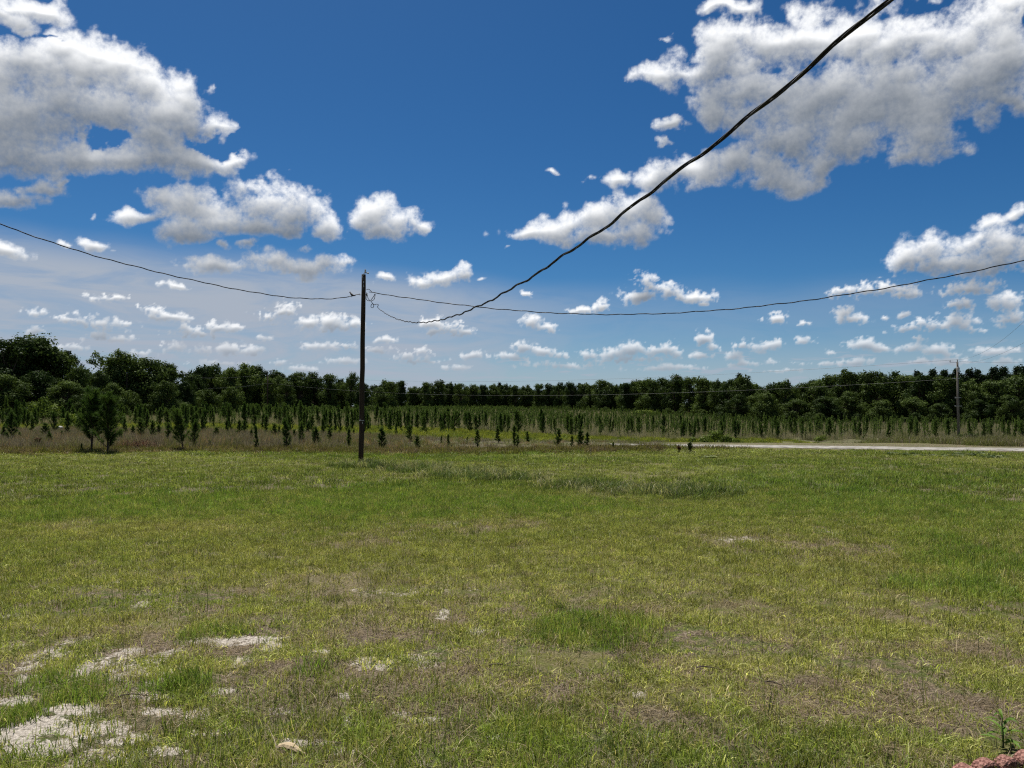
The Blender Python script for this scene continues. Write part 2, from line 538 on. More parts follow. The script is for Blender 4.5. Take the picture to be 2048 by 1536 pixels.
def masks(x, y):
    p = np.column_stack([x, y])
    wob = fbm(p * 2.2, 3, 201) * 0.55 + fbm(p * 9.0, 3, 211) * 0.55
    out = {}
    for k, ells in PATCH.items():
        m = np.zeros(len(x))
        for cx, cy, rx, ry in ells:
            near = (np.abs(x - cx) < rx * 2) & (np.abs(y - cy) < ry * 2)
            if near.any():
                r = np.hypot((x[near] - cx) / rx, (y[near] - cy) / ry) + wob[near]
                m[near] = np.maximum(m[near], sstep(1.25, 0.70, r))
        out[k] = m
    # more thin, dry and sandy spots of the same kind all over the near ground
    nearby = sstep(14, 7, np.hypot(x, y))
    out['dry'] = out['dry'] * (0.45 + 0.55 * sstep(-0.25, 0.25, fbm(p * 2.6 + 7.0, 3, 225)))
    s = fbm(p * np.array([1.6, 2.2]) + 3.0, 4, 221)
    out['dry'] = np.maximum(out['dry'], sstep(0.06, 0.28, s) * (0.03 + 0.55 * sstep(10.5, 6.5, np.hypot(x, y))))
    out['sand'] = out['sand'] * (0.55 + 0.45 * sstep(9.5, 6.0, np.hypot(x, y)))
    s2 = fbm(p * 1.7 + 9.0, 4, 231)
    out['sand'] = np.maximum(out['sand'], sstep(0.32, 0.46, s2) * nearby * 0.5 * sstep(0.5, -1.0, x))
    far = fbm(p * np.array([0.10, 0.22]), 3, 241)
    out['yellow'] = np.maximum(out['yellow'], sstep(0.10, 0.45, far) * 0.7)
    out['lush'] = np.maximum(out['lush'], sstep(-0.08, -0.42, far) * 0.6)
    return out


def lawn_edge(x):
    """how far the mown grass runs before the weeds begin"""
    return np.where(x < 6, 35.5 + 0.8 * np.sin(x * 0.35), 36.5 + sstep(6, 16, x) * 34)


# ------------------------------------------------------------------ materials
def principled(name, color=(0.5, 0.5, 0.5), rough=0.8, metallic=0.0, spec=0.3, noise_scale=None, dark=0.6, bump=0.0, stretch=(1, 1, 1)):
    m, N = new_mat(name)
    b = N.new('ShaderNodeBsdfPrincipled')
    b.inputs['Roughness'].default_value = rough
    b.inputs['Metallic'].default_value = metallic
    b.inputs['Specular IOR Level'].default_value = spec
    if noise_scale:
        co = N.vec('MULTIPLY', N.new('ShaderNodeTexCoord').outputs['Object'], stretch)
        n = N.noise(co, noise_scale, 6.0, 0.62)
        c = N.col(N.ramp(n, 0.3, 0.7), tuple(v * dark for v in color), color)
        N.put(b.inputs['Base Color'], c)
        if bump:
            bp = N.new('ShaderNodeBump')
            bp.inputs['Strength'].default_value = bump
            bp.inputs['Distance'].default_value = 0.01
            N.put(bp.inputs['Height'], n)
            N.put(b.inputs['Normal'], bp.outputs[0])
    else:
        b.inputs['Base Color'].default_value = (*color, 1)
    o = N.new('ShaderNodeOutputMaterial')
    m.node_tree.links.new(b.outputs[0], o.inputs['Surface'])
    return m


def foliage(name, dark, light, trans=0.25, tint=False, scale=0.8, rnd=0.5, gloss=0.005):
    """leaf or blade: diffuse with some light coming through; colour varies by place and by plant"""
    m, N = new_mat(name)
    t = m.node_tree
    geo = N.new('ShaderNodeNewGeometry')
    if tint:
        base = attr(N, 'tint', 'INSTANCER', 'Color')
        sh = attr(N, 'shade')
        base = N.vec('SCALE', base, scale=sh)
    else:
        n = N.noise(geo.outputs['Position'], scale, 3.0, 0.6)
        ob = N.new('ShaderNodeObjectInfo').outputs['Random']
        f = N.math('ADD', N.math('MULTIPLY', N.math('SUBTRACT', n, 0.5), 2.2), N.math('MULTIPLY_ADD', ob, rnd, 0.5 - rnd / 2), clamp=True)
        base = N.col(f, dark, light)
    df = N.new('ShaderNodeBsdfDiffuse')
    tl = N.new('ShaderNodeBsdfTranslucent')
    N.put(df.inputs['Color'], base)
    N.put(tl.inputs['Color'], N.vec('MULTIPLY', base, (1.15, 1.2, 0.7)))
    mx = N.new('ShaderNodeMixShader')
    mx.inputs[0].default_value = trans
    t.links.new(df.outputs[0], mx.inputs[1])
    t.links.new(tl.outputs[0], mx.inputs[2])
    gl = N.new('ShaderNodeBsdfGlossy')
    gl.inputs['Roughness'].default_value = 0.5
    gl.inputs['Color'].default_value = (1, 1, 1, 1)
    m2 = N.new('ShaderNodeMixShader')
    m2.inputs[0].default_value = gloss
    t.links.new(mx.outputs[0], m2.inputs[1])
    t.links.new(gl.outputs[0], m2.inputs[2])
    o = N.new('ShaderNodeOutputMaterial')
    t.links.new(m2.outputs[0], o.inputs['Surface'])
    return m


M_BLADE = foliage('grass_blade', None, None, 0.35, tint=True, gloss=0.012)
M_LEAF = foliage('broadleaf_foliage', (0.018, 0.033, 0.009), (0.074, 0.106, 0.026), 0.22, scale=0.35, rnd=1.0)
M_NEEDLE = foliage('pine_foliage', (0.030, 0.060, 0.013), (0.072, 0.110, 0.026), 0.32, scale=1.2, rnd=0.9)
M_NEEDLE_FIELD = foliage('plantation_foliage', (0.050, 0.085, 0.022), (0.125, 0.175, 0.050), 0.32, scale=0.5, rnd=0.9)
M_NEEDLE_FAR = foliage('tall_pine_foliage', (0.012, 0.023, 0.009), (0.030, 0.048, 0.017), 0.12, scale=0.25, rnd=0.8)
M_VINE = foliage('vine_foliage', (0.055, 0.085, 0.016), (0.13, 0.17, 0.030), 0.25, scale=0.9)
M_DEADLEAF = foliage('dead_foliage', (0.05, 0.028, 0.014), (0.10, 0.055, 0.028), 0.1, scale=1.5)
M_BARK = principled('bark', (0.075, 0.058, 0.045), 0.95, spec=0.1, noise_scale=4.0, bump=0.5, stretch=(1, 1, 0.2))
M_POLE = principled('creosoted_wood', (0.050, 0.034, 0.022), 0.85, spec=0.2, noise_scale=9.0, dark=0.35, bump=0.6, stretch=(3, 3, 0.12))
M_POLE_GREY = principled('weathered_pole_wood', (0.17, 0.155, 0.135), 0.9, spec=0.15, noise_scale=6.0, dark=0.55, bump=0.4, stretch=(3, 3, 0.15))
M_METAL = principled('galvanised_metal', (0.42, 0.42, 0.41), 0.45, 0.85, noise_scale=30.0, dark=0.6)
M_CERAMIC = principled('insulator_ceramic', (0.36, 0.35, 0.33), 0.3, spec=0.5)
M_CABLE = principled('cable_rubber', (0.014, 0.014, 0.015), 0.55, spec=0.25, noise_scale=60.0, dark=0.7)
M_BARE = principled('bare_aluminium_wire', (0.20, 0.205, 0.21), 0.5, 0.4)
M_FARWIRE = principled('weathered_wire', (0.10, 0.105, 0.10), 0.6, 0.1)


def ground_material():
    m, N = new_mat('ground_surface')
    t = m.node_tree
    geo = N.new('ShaderNodeNewGeometry')
    P = geo.outputs['Position']
    fine = N.noise(P, 38.0, 6.0, 0.68)
    mid = N.noise(P, 6.0, 5.0, 0.6)
    wide = N.noise(P, 0.35, 4.0, 0.55)
    litter = N.noise(N.vec('MULTIPLY', P, (1, 1, 1)), 120.0, 3.0, 0.6, dist=1.5)
    thatch = N.col(N.ramp(fine, 0.34, 0.66), (0.022, 0.015, 0.010), (0.160, 0.122, 0.086))
    thatch = N.col(N.ramp(litter, 0.55, 0.66), thatch, (0.32, 0.265, 0.195))
    green = N.col(N.ramp(fine, 0.3, 0.7), (0.030, 0.042, 0.010), (0.085, 0.105, 0.026))
    lawn = N.col(N.ramp(N.math('ADD', mid, N.math('MULTIPLY', attr(N, 'm_dry'), 0.45)), 0.36, 0.60), green, thatch)
    lawn = N.col(N.math('MULTIPLY', attr(N, 'm_yellow'), 0.55), lawn, (0.105, 0.105, 0.028))
    lawn = N.col(N.math('MULTIPLY', attr(N, 'm_lush'), 0.6), lawn, (0.045, 0.072, 0.013))
    sandc = N.col(N.ramp(fine, 0.25, 0.75), (0.20, 0.175, 0.145), (0.50, 0.455, 0.40))
    sandm = N.math('ADD', attr(N, 'm_sand'), N.math('MULTIPLY', N.math('SUBTRACT', mid, 0.5), 1.9))
    sandm = N.math('ADD', sandm, N.math('MULTIPLY', N.math('SUBTRACT', fine, 0.5), 2.0))
    sandc = N.col(N.ramp(litter, 0.54, 0.66, 0.0, 0.8), sandc, (0.075, 0.055, 0.038))
    lawn = N.col(N.ramp(sandm, 0.30, 0.85), lawn, sandc)
    # rough field with grey straw and low green growth
    field = N.col(N.ramp(N.noise(P, 1.6, 5.0, 0.65), 0.35, 0.65), (0.045, 0.048, 0.020), (0.125, 0.105, 0.068))
    field = N.col(N.ramp(wide, 0.45, 0.62, 0.0, 0.75), field, (0.060, 0.075, 0.020))
    field = N.col(N.math('MULTIPLY', attr(N, 'm_green'), 0.85), field, (0.10, 0.115, 0.022))
    col = N.col(attr(N, 'm_field'), lawn, field)
    b = N.new('ShaderNodeBsdfPrincipled')
    b.inputs['Roughness'].default_value = 0.95
    b.inputs['Specular IOR Level'].default_value = 0.08
    N.put(b.inputs['Base Color'], col)
    bp = N.new('ShaderNodeBump')
    bp.inputs['Strength'].default_value = 0.9
    bp.inputs['Distance'].default_value = 0.03
    N.put(bp.inputs['Height'], N.math('ADD', fine, N.math('MULTIPLY', mid, 1.5)))
    N.put(b.inputs['Normal'], bp.outputs[0])
    o = N.new('ShaderNodeOutputMaterial')
    t.links.new(b.outputs[0], o.inputs['Surface'])
    return m


def field_green(x, y):
    """yellow-green growth along the hollow beyond the weeds"""
    m = sstep(66, 72, y) * sstep(106, 96, y) * sstep(-26, -14, x) * sstep(38, 27, x)
    m2 = sstep(64, 70, y) * sstep(100, 84, y) * sstep(-60, -40, x) * sstep(8, -8, x) * 0.7
    return np.clip(np.maximum(m, m2), 0, 1)


def build_ground():
    front = np.radians(np.arange(-52, 52.01, 0.3))
    rest = np.radians(np.arange(54, 307, 3.0))
    az = np.concatenate([front, rest])
    r = np.concatenate([[0.0], np.geomspace(1.2, 45, 330), np.geomspace(45.6, 460, 150), np.geomspace(480, 8500, 24)])
    A, Rr = np.meshgrid(az, r)
    x, y = (Rr * np.sin(A)).ravel(), (Rr * np.cos(A)).ravel()
    z = height(x, y)
    mk = masks(x, y)
    mf = sstep(0, 1.2, y - lawn_edge(x) + 0.5 * vnoise(np.column_stack([x, y]) * 0.7, 5))
    me = np_mesh('ground', np.column_stack([x, y, z]), grid_faces(len(r), len(az), wrap=True)[:, ::-1], [ground_material()], smooth=True,
                 attrs={'m_sand': mk['sand'], 'm_dry': mk['dry'], 'm_lush': np.maximum(mk['lush'], mk['dark']), 'm_yellow': mk['yellow'], 'm_field': mf, 'm_green': field_green(x, y)})
    link('ground', me, kind='structure')


build_ground()


# ------------------------------------------------------------------ road
def build_road():
    pts = [on_ground(px, py) for px, py in ((1238, 889.8), (1290, 890.4), (1400, 891.6), (1600, 894), (1800, 896.4), (2048, 899.5))]
    P = np.array([(p[0], p[1]) for p in pts])
    k = np.polyfit(P[:, 0], P[:, 1], 2)
    xs = np.arange(P[0, 0] - 0.5, 140, 1.0)
    ys = np.polyval(k, np.clip(xs, None, 60)) + np.where(xs > 60, (xs - 60) * np.polyval(np.polyder(k), 60), 0)
    half = np.linspace(-1.35, 1.35, 9)
    rows = []
    for x, y in zip(xs, ys):
        edge = 0.25 * math.sin(x * 0.9) + 0.15 * math.sin(x * 2.3 + 1)
        for h in half:
            yy = y + h * (1 + 0.05 * edge) + (edge * 0.5 if abs(h) > 1.1 else 0)
            rows.append((x, yy, float(height(np.array([x]), np.array([yy]))[0]) + 0.012 + 0.05 * (1 - (h / 1.35) ** 2)))
    m, N = new_mat('pale_gravel')
    geo = N.new('ShaderNodeNewGeometry')
    c = N.col(N.ramp(N.noise(geo.outputs['Position'], 2.2, 6.0, 0.7), 0.3, 0.7), (0.115, 0.105, 0.090), (0.28, 0.268, 0.245))
    b = N.new('ShaderNodeBsdfPrincipled')
    b.inputs['Roughness'].default_value = 0.95
    b.inputs['Specular IOR Level'].default_value = 0.1
    N.put(b.inputs['Base Color'], c)
    o = N.new('ShaderNodeOutputMaterial')
    m.node_tree.links.new(b.outputs[0], o.inputs['Surface'])
    link('gravel_road', np_mesh('gravel_road', rows, grid_faces(len(xs), len(half))[:, ::-1], [m], smooth=True), kind='structure')
    return xs, ys


road_x, road_y = build_road()


# ------------------------------------------------------------------ scatter helper (for growth nobody could count)
def proto_collection(name, meshes):
    c = bpy.data.collections.new(name)
    for me in meshes:
        c.objects.link(bpy.data.objects.new(name, me))
    return c


def scatter(name, coll, n_protos, pts, rot, scale, tint, rng, **props):
    n = len(pts)
    me = bpy.data.meshes.new(name)
    me.vertices.add(n)
    me.vertices.foreach_set('co', np.asarray(pts, np.float32).ravel())
    a = me.attributes.new('rot', 'FLOAT_VECTOR', 'POINT')
    a.data.foreach_set('vector', np.asarray(rot, np.float32).ravel())
    a = me.attributes.new('size', 'FLOAT_VECTOR', 'POINT')
    a.data.foreach_set('vector', np.asarray(scale, np.float32).ravel())
    a = me.attributes.new('pick', 'INT', 'POINT')
    a.data.foreach_set('value', rng.integers(0, n_protos, n).astype(np.int32))
    if tint is not None:
        a = me.attributes.new('tint', 'FLOAT_COLOR', 'POINT')
        a.data.foreach_set('color', np.column_stack([tint, np.ones(n)]).astype(np.float32).ravel())
    o = link(name, me, kind='stuff', **props)
    g = bpy.data.node_groups.new(name + '_scatter', 'GeometryNodeTree')
    g.interface.new_socket('Geometry', in_out='INPUT', socket_type='NodeSocketGeometry')
    g.interface.new_socket('Geometry', in_out='OUTPUT', socket_type='NodeSocketGeometry')
    nd, ln = g.nodes.new, g.links.new
    gi, go = nd('NodeGroupInput'), nd('NodeGroupOutput')
    ip = nd('GeometryNodeInstanceOnPoints')
    ci = nd('GeometryNodeCollectionInfo')
    ci.inputs['Collection'].default_value = coll
    ci.inputs['Separate Children'].default_value = True
    ci.inputs['Reset Children'].default_value = True

    def named(nm, ty):
        k = nd('GeometryNodeInputNamedAttribute')
        k.data_type = ty
        k.inputs['Name'].default_value = nm
        return k.outputs['Attribute']
    e2r = nd('FunctionNodeEulerToRotation')
    ln(named('rot', 'FLOAT_VECTOR'), e2r.inputs[0])
    ln(gi.outputs[0], ip.inputs['Points'])
    ln(ci.outputs[0], ip.inputs['Instance'])
    ip.inputs['Pick Instance'].default_value = True
    ln(named('pick', 'INT'), ip.inputs['Instance Index'])
    ln(e2r.outputs[0], ip.inputs['Rotation'])
    ln(named('size', 'FLOAT_VECTOR'), ip.inputs['Scale'])
    ln(ip.outputs[0], go.inputs[0])
    md = o.modifiers.new('scatter', 'NODES')
    md.node_group = g
    return o


def blades(seed, n, spread, lmin, lmax, width, lean, mat, name, segs=2, power=0.5):
    """a handful of grass blades or stems as thin bent strips"""
    r = np.random.default_rng(seed)
    V, Fc, S = [], [], []
    for i in range(n):
        a = r.uniform(0, 2 * math.pi)
        d = spread * r.uniform(0, 1) ** power
        bx, by = d * math.cos(a), d * math.sin(a)
        L = r.uniform(lmin, lmax)
        fa = r.uniform(0, 2 * math.pi)
        fx, fy = math.cos(fa), math.sin(fa)
        ln = L * abs(r.normal(0, lean))
        w = width * r.uniform(0.6, 1.3)
        ta = r.uniform(0, 2 * math.pi)
        tx, ty = math.cos(ta) * w / 2, math.sin(ta) * w / 2
        s = r.uniform(0.62, 1.35)
        k = len(V)
        for q in range(segs):
            h = q / segs
            cx, cy = bx + fx * ln * h * h, by + fy * ln * h * h
            z = L * h * (1 - 0.15 * h)
            ww = 1 - 0.35 * h
            V += [(cx - tx * ww, cy - ty * ww, z - 0.01), (cx + tx * ww, cy + ty * ww, z - 0.01)]
            S += [s, s]
        V.append((bx + fx * ln, by + fy * ln, L * max(0.25, 0.9 - 0.35 * min(1.5, ln / L))))
        S.append(s)
        for q in range(segs - 1):
            b = k + 2 * q
            Fc += [(b, b + 1, b + 3), (b, b + 3, b + 2)]
        b = k + 2 * (segs - 1)
        Fc.append((b, b + 1, k + 2 * segs))
    return np_mesh(name, V, Fc, [mat], attrs={'shade': np.array(S)})


def wedge(rng, n, r0, r1, a0=-44, a1=44):
    r = np.sqrt(rng.uniform(r0 * r0, r1 * r1, n))
    a = np.radians(rng.uniform(a0, a1, n))
    return r * np.sin(a), r * np.cos(a)


def lift(x, y, dz=0.0):
    return np.column_stack([x, y, height(x, y) + dz])


# ------------------------------------------------------------------ lawn grass
C_GREEN = np.array([0.170, 0.198, 0.043])
C_LUSH = np.array([0.140, 0.210, 0.036])
C_DARK = np.array([0.080, 0.110, 0.032])
C_YEL = np.array([0.245, 0.240, 0.072])
C_DRY = np.array([0.330, 0.265, 0.150])


def build_lawn():
    rng = np.random.default_rng(7)
    short = proto_collection('grass_tuft', [blades(i, 32, 0.13, 0.020, 0.062, 0.0058, 1.05, M_BLADE, 'grass_tuft', 2) for i in range(6)])
    long_ = proto_collection('tall_grass_tuft', [blades(40 + i, 30, 0.13, 0.05, 0.15, 0.0060, 0.55, M_BLADE, 'tall_grass_tuft', 2) for i in range(6)])
    far_ = proto_collection('distant_grass_tuft', [blades(80 + i, 44, 0.22, 0.07, 0.20, 0.011, 0.42, M_BLADE, 'distant_grass_tuft', 2) for i in range(6)])
    straw = proto_collection('dead_grass_tuft', [blades(120 + i, 26, 0.14, 0.03, 0.13, 0.0045, 1.6, M_BLADE, 'dead_grass_tuft', 2) for i in range(5)])
    stems = proto_collection('seed_stem', [blades(160 + i, 2, 0.05, 0.25, 0.48, 0.0042, 0.25, M_BLADE, 'seed_stem', 3) for i in range(5)])

    def tints(mk, n, vary=0.22, yel=0.25):
        t = np.tile(C_GREEN, (n, 1))

        def blend(t, c, m):
            return t + (c - t) * np.clip(m, 0, 1)[:, None]
        t = blend(t, C_YEL, mk['yellow'] * 0.75)
        t = blend(t, C_DRY, mk['dry'] * rng.uniform(0, 0.6, n))
        t = blend(t, C_LUSH, mk['lush'] * 0.85)
        t = blend(t, C_DARK, mk['dark'] * 0.9)
        t = blend(t, C_YEL * 1.15, (rng.uniform(0, 1, n) < yel) * 0.85)
        t = blend(t, C_DRY, (rng.uniform(0, 1, n) < 0.06) * 0.8)
        return t * rng.normal(1, vary, n).clip(0.5, 1.6)[:, None]

    def put(name, coll, k, x, y, size, zsize, mk, tint, label):
        n = len(x)
        rot = np.column_stack([rng.normal(0, 0.08, n), rng.normal(0, 0.08, n), rng.uniform(0, 6.283, n)])
        scatter(name, coll, k, lift(x, y), rot, np.column_stack([size, size, zsize]), tint, rng, label=label, category='grass')

    # short turf near the camera, broken by bare spots
    x, y = np.concatenate([wedge(rng, 15500, 2.6, 8.5), wedge(rng, 24000, 8.5, 17)], axis=1)
    mk = masks(x, y)
    clump = fbm(np.column_stack([x, y]) * 3.0, 3, 301)
    p = (1 - 0.90 * mk['sand'] ** 1.3) * (1 - 0.72 * mk['dry'] * (1 - mk['lush'])) * np.clip(0.46 + 2.4 * clump, 0.04, 1)
    keep = (rng.uniform(0, 1, len(x)) < p)
    x, y, mk = x[keep], y[keep], {k: v[keep] for k, v in mk.items()}
    n = len(x)
    s = rng.uniform(0.75, 1.35, n)
    put('short_grass', short, 6, x, y, s, s * rng.uniform(0.7, 1.3, n), mk, tints(mk, n, 0.38, 0.42) * 1.32, 'short patchy turf covering the near half of the lawn')
    # longer blades where the lawn grows well
    x, y = np.concatenate([wedge(rng, 12000, 2.6, 9), wedge(rng, 34000, 9, 20)], axis=1)
    mk = masks(x, y)
    grow = fbm(np.column_stack([x, y]) * 0.5, 3, 311)
    d = np.hypot(x, y)
    p = np.clip(mk['lush'] * 0.9 + sstep(7.2, 12.5, d) * 0.8 + 0.08 * sstep(0.15, 0.5, grow), 0, 1) * (1 - 0.9 * mk['sand']) * (1 - 0.70 * mk['dry'])
    keep = (rng.uniform(0, 1, len(x)) < p)
    x, y, d, mk = x[keep], y[keep], d[keep], {k: v[keep] for k, v in mk.items()}
    n = len(x)
    s = rng.uniform(0.75, 1.3, n)
    put('long_grass', long_, 6, x, y, s, s * (0.66 + 0.34 * mk['lush']), mk, tints(mk, n, 0.32), 'longer green grass growing across the middle of the lawn')
    # far half of the lawn up to the weeds and the road
    x, y = wedge(rng, 62000, 19, 76)
    w = rng.uniform(0, 1, len(x)) < np.clip((30.0 / y) ** 1.3, 0.3, 1)
    ok = w & (y < lawn_edge(x) + rng.normal(0, 0.35, len(x))) & (y < np.interp(x, road_x, road_y) - 3.0)
    x, y = x[ok], y[ok]
    mk = masks(x, y)
    n = len(x)
    s = rng.uniform(0.9, 1.5, n) * np.clip(y / 26, 1, 1.8)
    tall = 0.72 + 0.45 * mk['dark'] + 0.3 * mk['lush'] - 0.25 * mk['yellow']
    put('distant_grass', far_, 6, x, y, s, rng.uniform(0.8, 1.2, n) * tall, mk, tints(mk, n, 0.32) * np.array([0.84, 0.92, 0.86]), 'even green grass on the far half of the lawn')
    # dead straw and thatch
    x, y = np.concatenate([wedge(rng, 14000, 2.6, 9), wedge(rng, 14000, 9, 18)], axis=1)
    mk = masks(x, y)
    keep = (rng.uniform(0, 1, len(x)) < np.clip(0.10 + 0.60 * mk['dry'], 0, 1) * (1 - 0.8 * mk['sand']))
    x, y = x[keep], y[keep]
    n = len(x)
    tt = np.array([0.21, 0.165, 0.10]) * rng.uniform(0.45, 1.5, n)[:, None]
    s = rng.uniform(0.7, 1.2, n)
    put('dead_straw', straw, 5, x, y, s, s * 0.55, None, tt, 'dry tan straw lying between the grass of the near lawn')
    # thin seed stems standing above the turf
    x, y = np.concatenate([wedge(rng, 1300, 3.0, 13), wedge(rng, 3000, 13, 34)], axis=1)
    n = len(x)
    tt = np.where(rng.uniform(0, 1, n)[:, None] < 0.5, C_DARK, C_YEL) * rng.uniform(0.7, 1.2, n)[:, None]
    s = rng.uniform(0.55, 1.05, n)
    put('seed_stems', stems, 5, x, y, s * 1.2, s, None, tt, 'thin upright seed stems standing above the lawn')
    # coarse dark tussocks along the old ditch line
    tus = proto_collection('tussock', [blades(200 + i, 46, 0.22, 0.18, 0.46, 0.011, 0.50, M_BLADE, 'tussock', 3) for i in range(4)])
    x, y = wedge(rng, 26000, 14, 32, -20, 30)
    mk = masks(x, y)
    keep = rng.uniform(0, 1, len(x)) < mk['dark'] * 0.17
    x, y = x[keep], y[keep]
    n = len(x)
    tt = np.where(rng.uniform(0, 1, n)[:, None] < 0.34, np.array([0.26, 0.25, 0.13]), C_DARK * 1.05) * rng.uniform(0.7, 1.3, n)[:, None]
    s = rng.uniform(0.7, 1.15, n)
    put('ditch_tussocks', tus, 4, x, y, s, s * 0.85, None, tt, 'coarse dark tussocks along a shallow ditch across the lawn')


build_lawn()


# ------------------------------------------------------------------ weeds, hollow and field growth
def build_rough():
    rng = np.random.default_rng(11)
    weed = proto_collection('dry_weed', [blades(300 + i, 70, 0.42, 0.25, 0.85, 0.012, 0.30, M_BLADE, 'dry_weed', 2) for i in range(5)])
    low = proto_collection('low_weed', [blades(340 + i, 60, 0.40, 0.10, 0.42, 0.024, 0.55, M_BLADE, 'low_weed', 2) for i in range(5)])
    gold = proto_collection('yellow_weed', [blades(380 + i, 80, 0.50, 0.15, 0.60, 0.040, 0.50, M_BLADE, 'yellow_weed', 2) for i in range(5)])

    def put(name, coll, x, y, s, sz, tt, label, cat):
        n = len(x)
        rot = np.column_stack([rng.normal(0, 0.06, n), rng.normal(0, 0.06, n), rng.uniform(0, 6.283, n)])
        scatter(name, coll, 5, lift(x, y), rot, np.column_stack([s, s, sz]), tt, rng, label=label, category=cat)
    # grey-brown weeds behind the lawn, tallest on the left
    x = rng.uniform(-48, 14, 15000)
    y = rng.uniform(35.5, 66, 15000)
    left = sstep(0, -16, x)
    patch = fbm(np.column_stack([x, y]) * 0.22, 3, 401)
    dens = np.clip(0.55 + 0.9 * patch + 0.25 * left, 0.05, 1) * (0.15 + 0.85 * left) * sstep(0, 2.5, y - lawn_edge(x)) * sstep(72, 48, y)
    keep = rng.uniform(0, 1, len(x)) < dens
    x, y, left = x[keep], y[keep], left[keep]
    n = len(x)
    c = np.where(rng.uniform(0, 1, n)[:, None] < (0.40 + 0.35 * left)[:, None], np.array([0.150, 0.124, 0.108]), np.array([0.120, 0.125, 0.045]))
    c = np.where(rng.uniform(0, 1, n)[:, None] < 0.10, np.array([0.22, 0.13, 0.085]), c)
    s = rng.uniform(0.7, 1.15, n)
    put('dry_weeds', weed, x, y, s, s * (0.36 + 0.54 * left), c * rng.uniform(0.65, 1.3, n)[:, None], 'tall grey-brown dead weeds behind the lawn around the young pines', 'weeds')
    # ragged green-brown edge between lawn and weeds
    x = rng.uniform(-48, 34, 6500)
    y = lawn_edge(x) + rng.normal(0.6, 0.9, len(x))
    ok = (y < np.interp(x, road_x, road_y) - 3.2) | (x < road_x[0])
    x, y = x[ok], y[ok]
    n = len(x)
    c = np.where(rng.uniform(0, 1, n)[:, None] < 0.5, np.array([0.115, 0.115, 0.030]), np.array([0.15, 0.115, 0.065])) * rng.uniform(0.6, 1.3, n)[:, None]
    s = rng.uniform(0.6, 1.1, n)
    put('lawn_edge_weeds', low, x, y, s, s * rng.uniform(0.5, 1.1, n), c, 'ragged low weeds along the far edge of the lawn', 'weeds')
    # slope between the lawn and the road on the right
    x = rng.uniform(6, 75, 9000)
    y = np.interp(x, road_x, road_y) - 3.0 - np.abs(rng.normal(0, 9, len(x)))
    ok = y > 37
    x, y = x[ok], y[ok]
    n = len(x)
    c = np.where(rng.uniform(0, 1, n)[:, None] < 0.6, np.array([0.105, 0.112, 0.030]), np.array([0.15, 0.12, 0.070])) * rng.uniform(0.65, 1.3, n)[:, None]
    s = rng.uniform(0.7, 1.3, n)
    put('roadside_grass', low, x, y, s, s * rng.uniform(0.4, 0.85, n), c, 'rough green and straw-coloured grass sloping down to the pale road', 'grass')
    # yellow-green growth in the hollow
    x = rng.uniform(-60, 40, 22000)
    y = rng.uniform(62, 106, 22000)
    m = field_green(x, y) * np.clip(0.6 + 1.2 * fbm(np.column_stack([x, y]) * 0.15, 3, 411), 0.05, 1)
    ok = (rng.uniform(0, 1, len(x)) < m * 0.9) & ((y > np.interp(x, road_x, road_y) + 3.4) | (x < road_x[0]))
    x, y = x[ok], y[ok]
    n = len(x)
    c = np.where(rng.uniform(0, 1, n)[:, None] < 0.7, np.array([0.200, 0.215, 0.034]), np.array([0.110, 0.145, 0.030])) * rng.uniform(0.6, 1.25, n)[:, None]
    s = rng.uniform(0.7, 1.3, n)
    put('yellow_weeds', gold, x, y, s, s * rng.uniform(0.5, 1.0, n), c, 'yellow-green leafy weeds in the hollow before the plantation', 'weeds')
    # grey-brown strip behind the road and straw between the planted rows
    x = 24 + 106 * rng.uniform(0, 1, 9000)
    y = np.interp(x, road_x, road_y) + 3.2 + np.abs(rng.normal(0, 9, len(x)))
    n = len(x)
    c = np.where(rng.uniform(0, 1, n)[:, None] < 0.5, np.array([0.165, 0.140, 0.100]), np.array([0.125, 0.140, 0.042])) * rng.uniform(0.6, 1.3, n)[:, None]
    s = rng.uniform(0.8, 1.4, n)
    put('verge_weeds', weed, x, y, s, s * rng.uniform(0.30, 0.70, n), c, 'grey-brown weeds along the far side of the pale road', 'weeds')
    x = rng.uniform(-90, 165, 36000)
    y = 84 + (400 - 84) * rng.uniform(0, 1, 36000) ** 1.5
    ok = (np.abs(x) < y * 0.80) & ((y > 99) | (x < -18))
    x, y = x[ok], y[ok]
    n = len(x)
    c = np.where(rng.uniform(0, 1, n)[:, None] < 0.72, np.array([0.230, 0.205, 0.155]), np.array([0.150, 0.160, 0.065])) * rng.uniform(0.55, 1.25, n)[:, None]
    s = rng.uniform(1.0, 1.7, n) * np.clip(y / 150, 1, 2)
    put('field_straw', weed, x, y, s, rng.uniform(0.9, 1.7, n), c, 'grey straw growing between the rows of the pine plantation', 'straw')


build_rough()


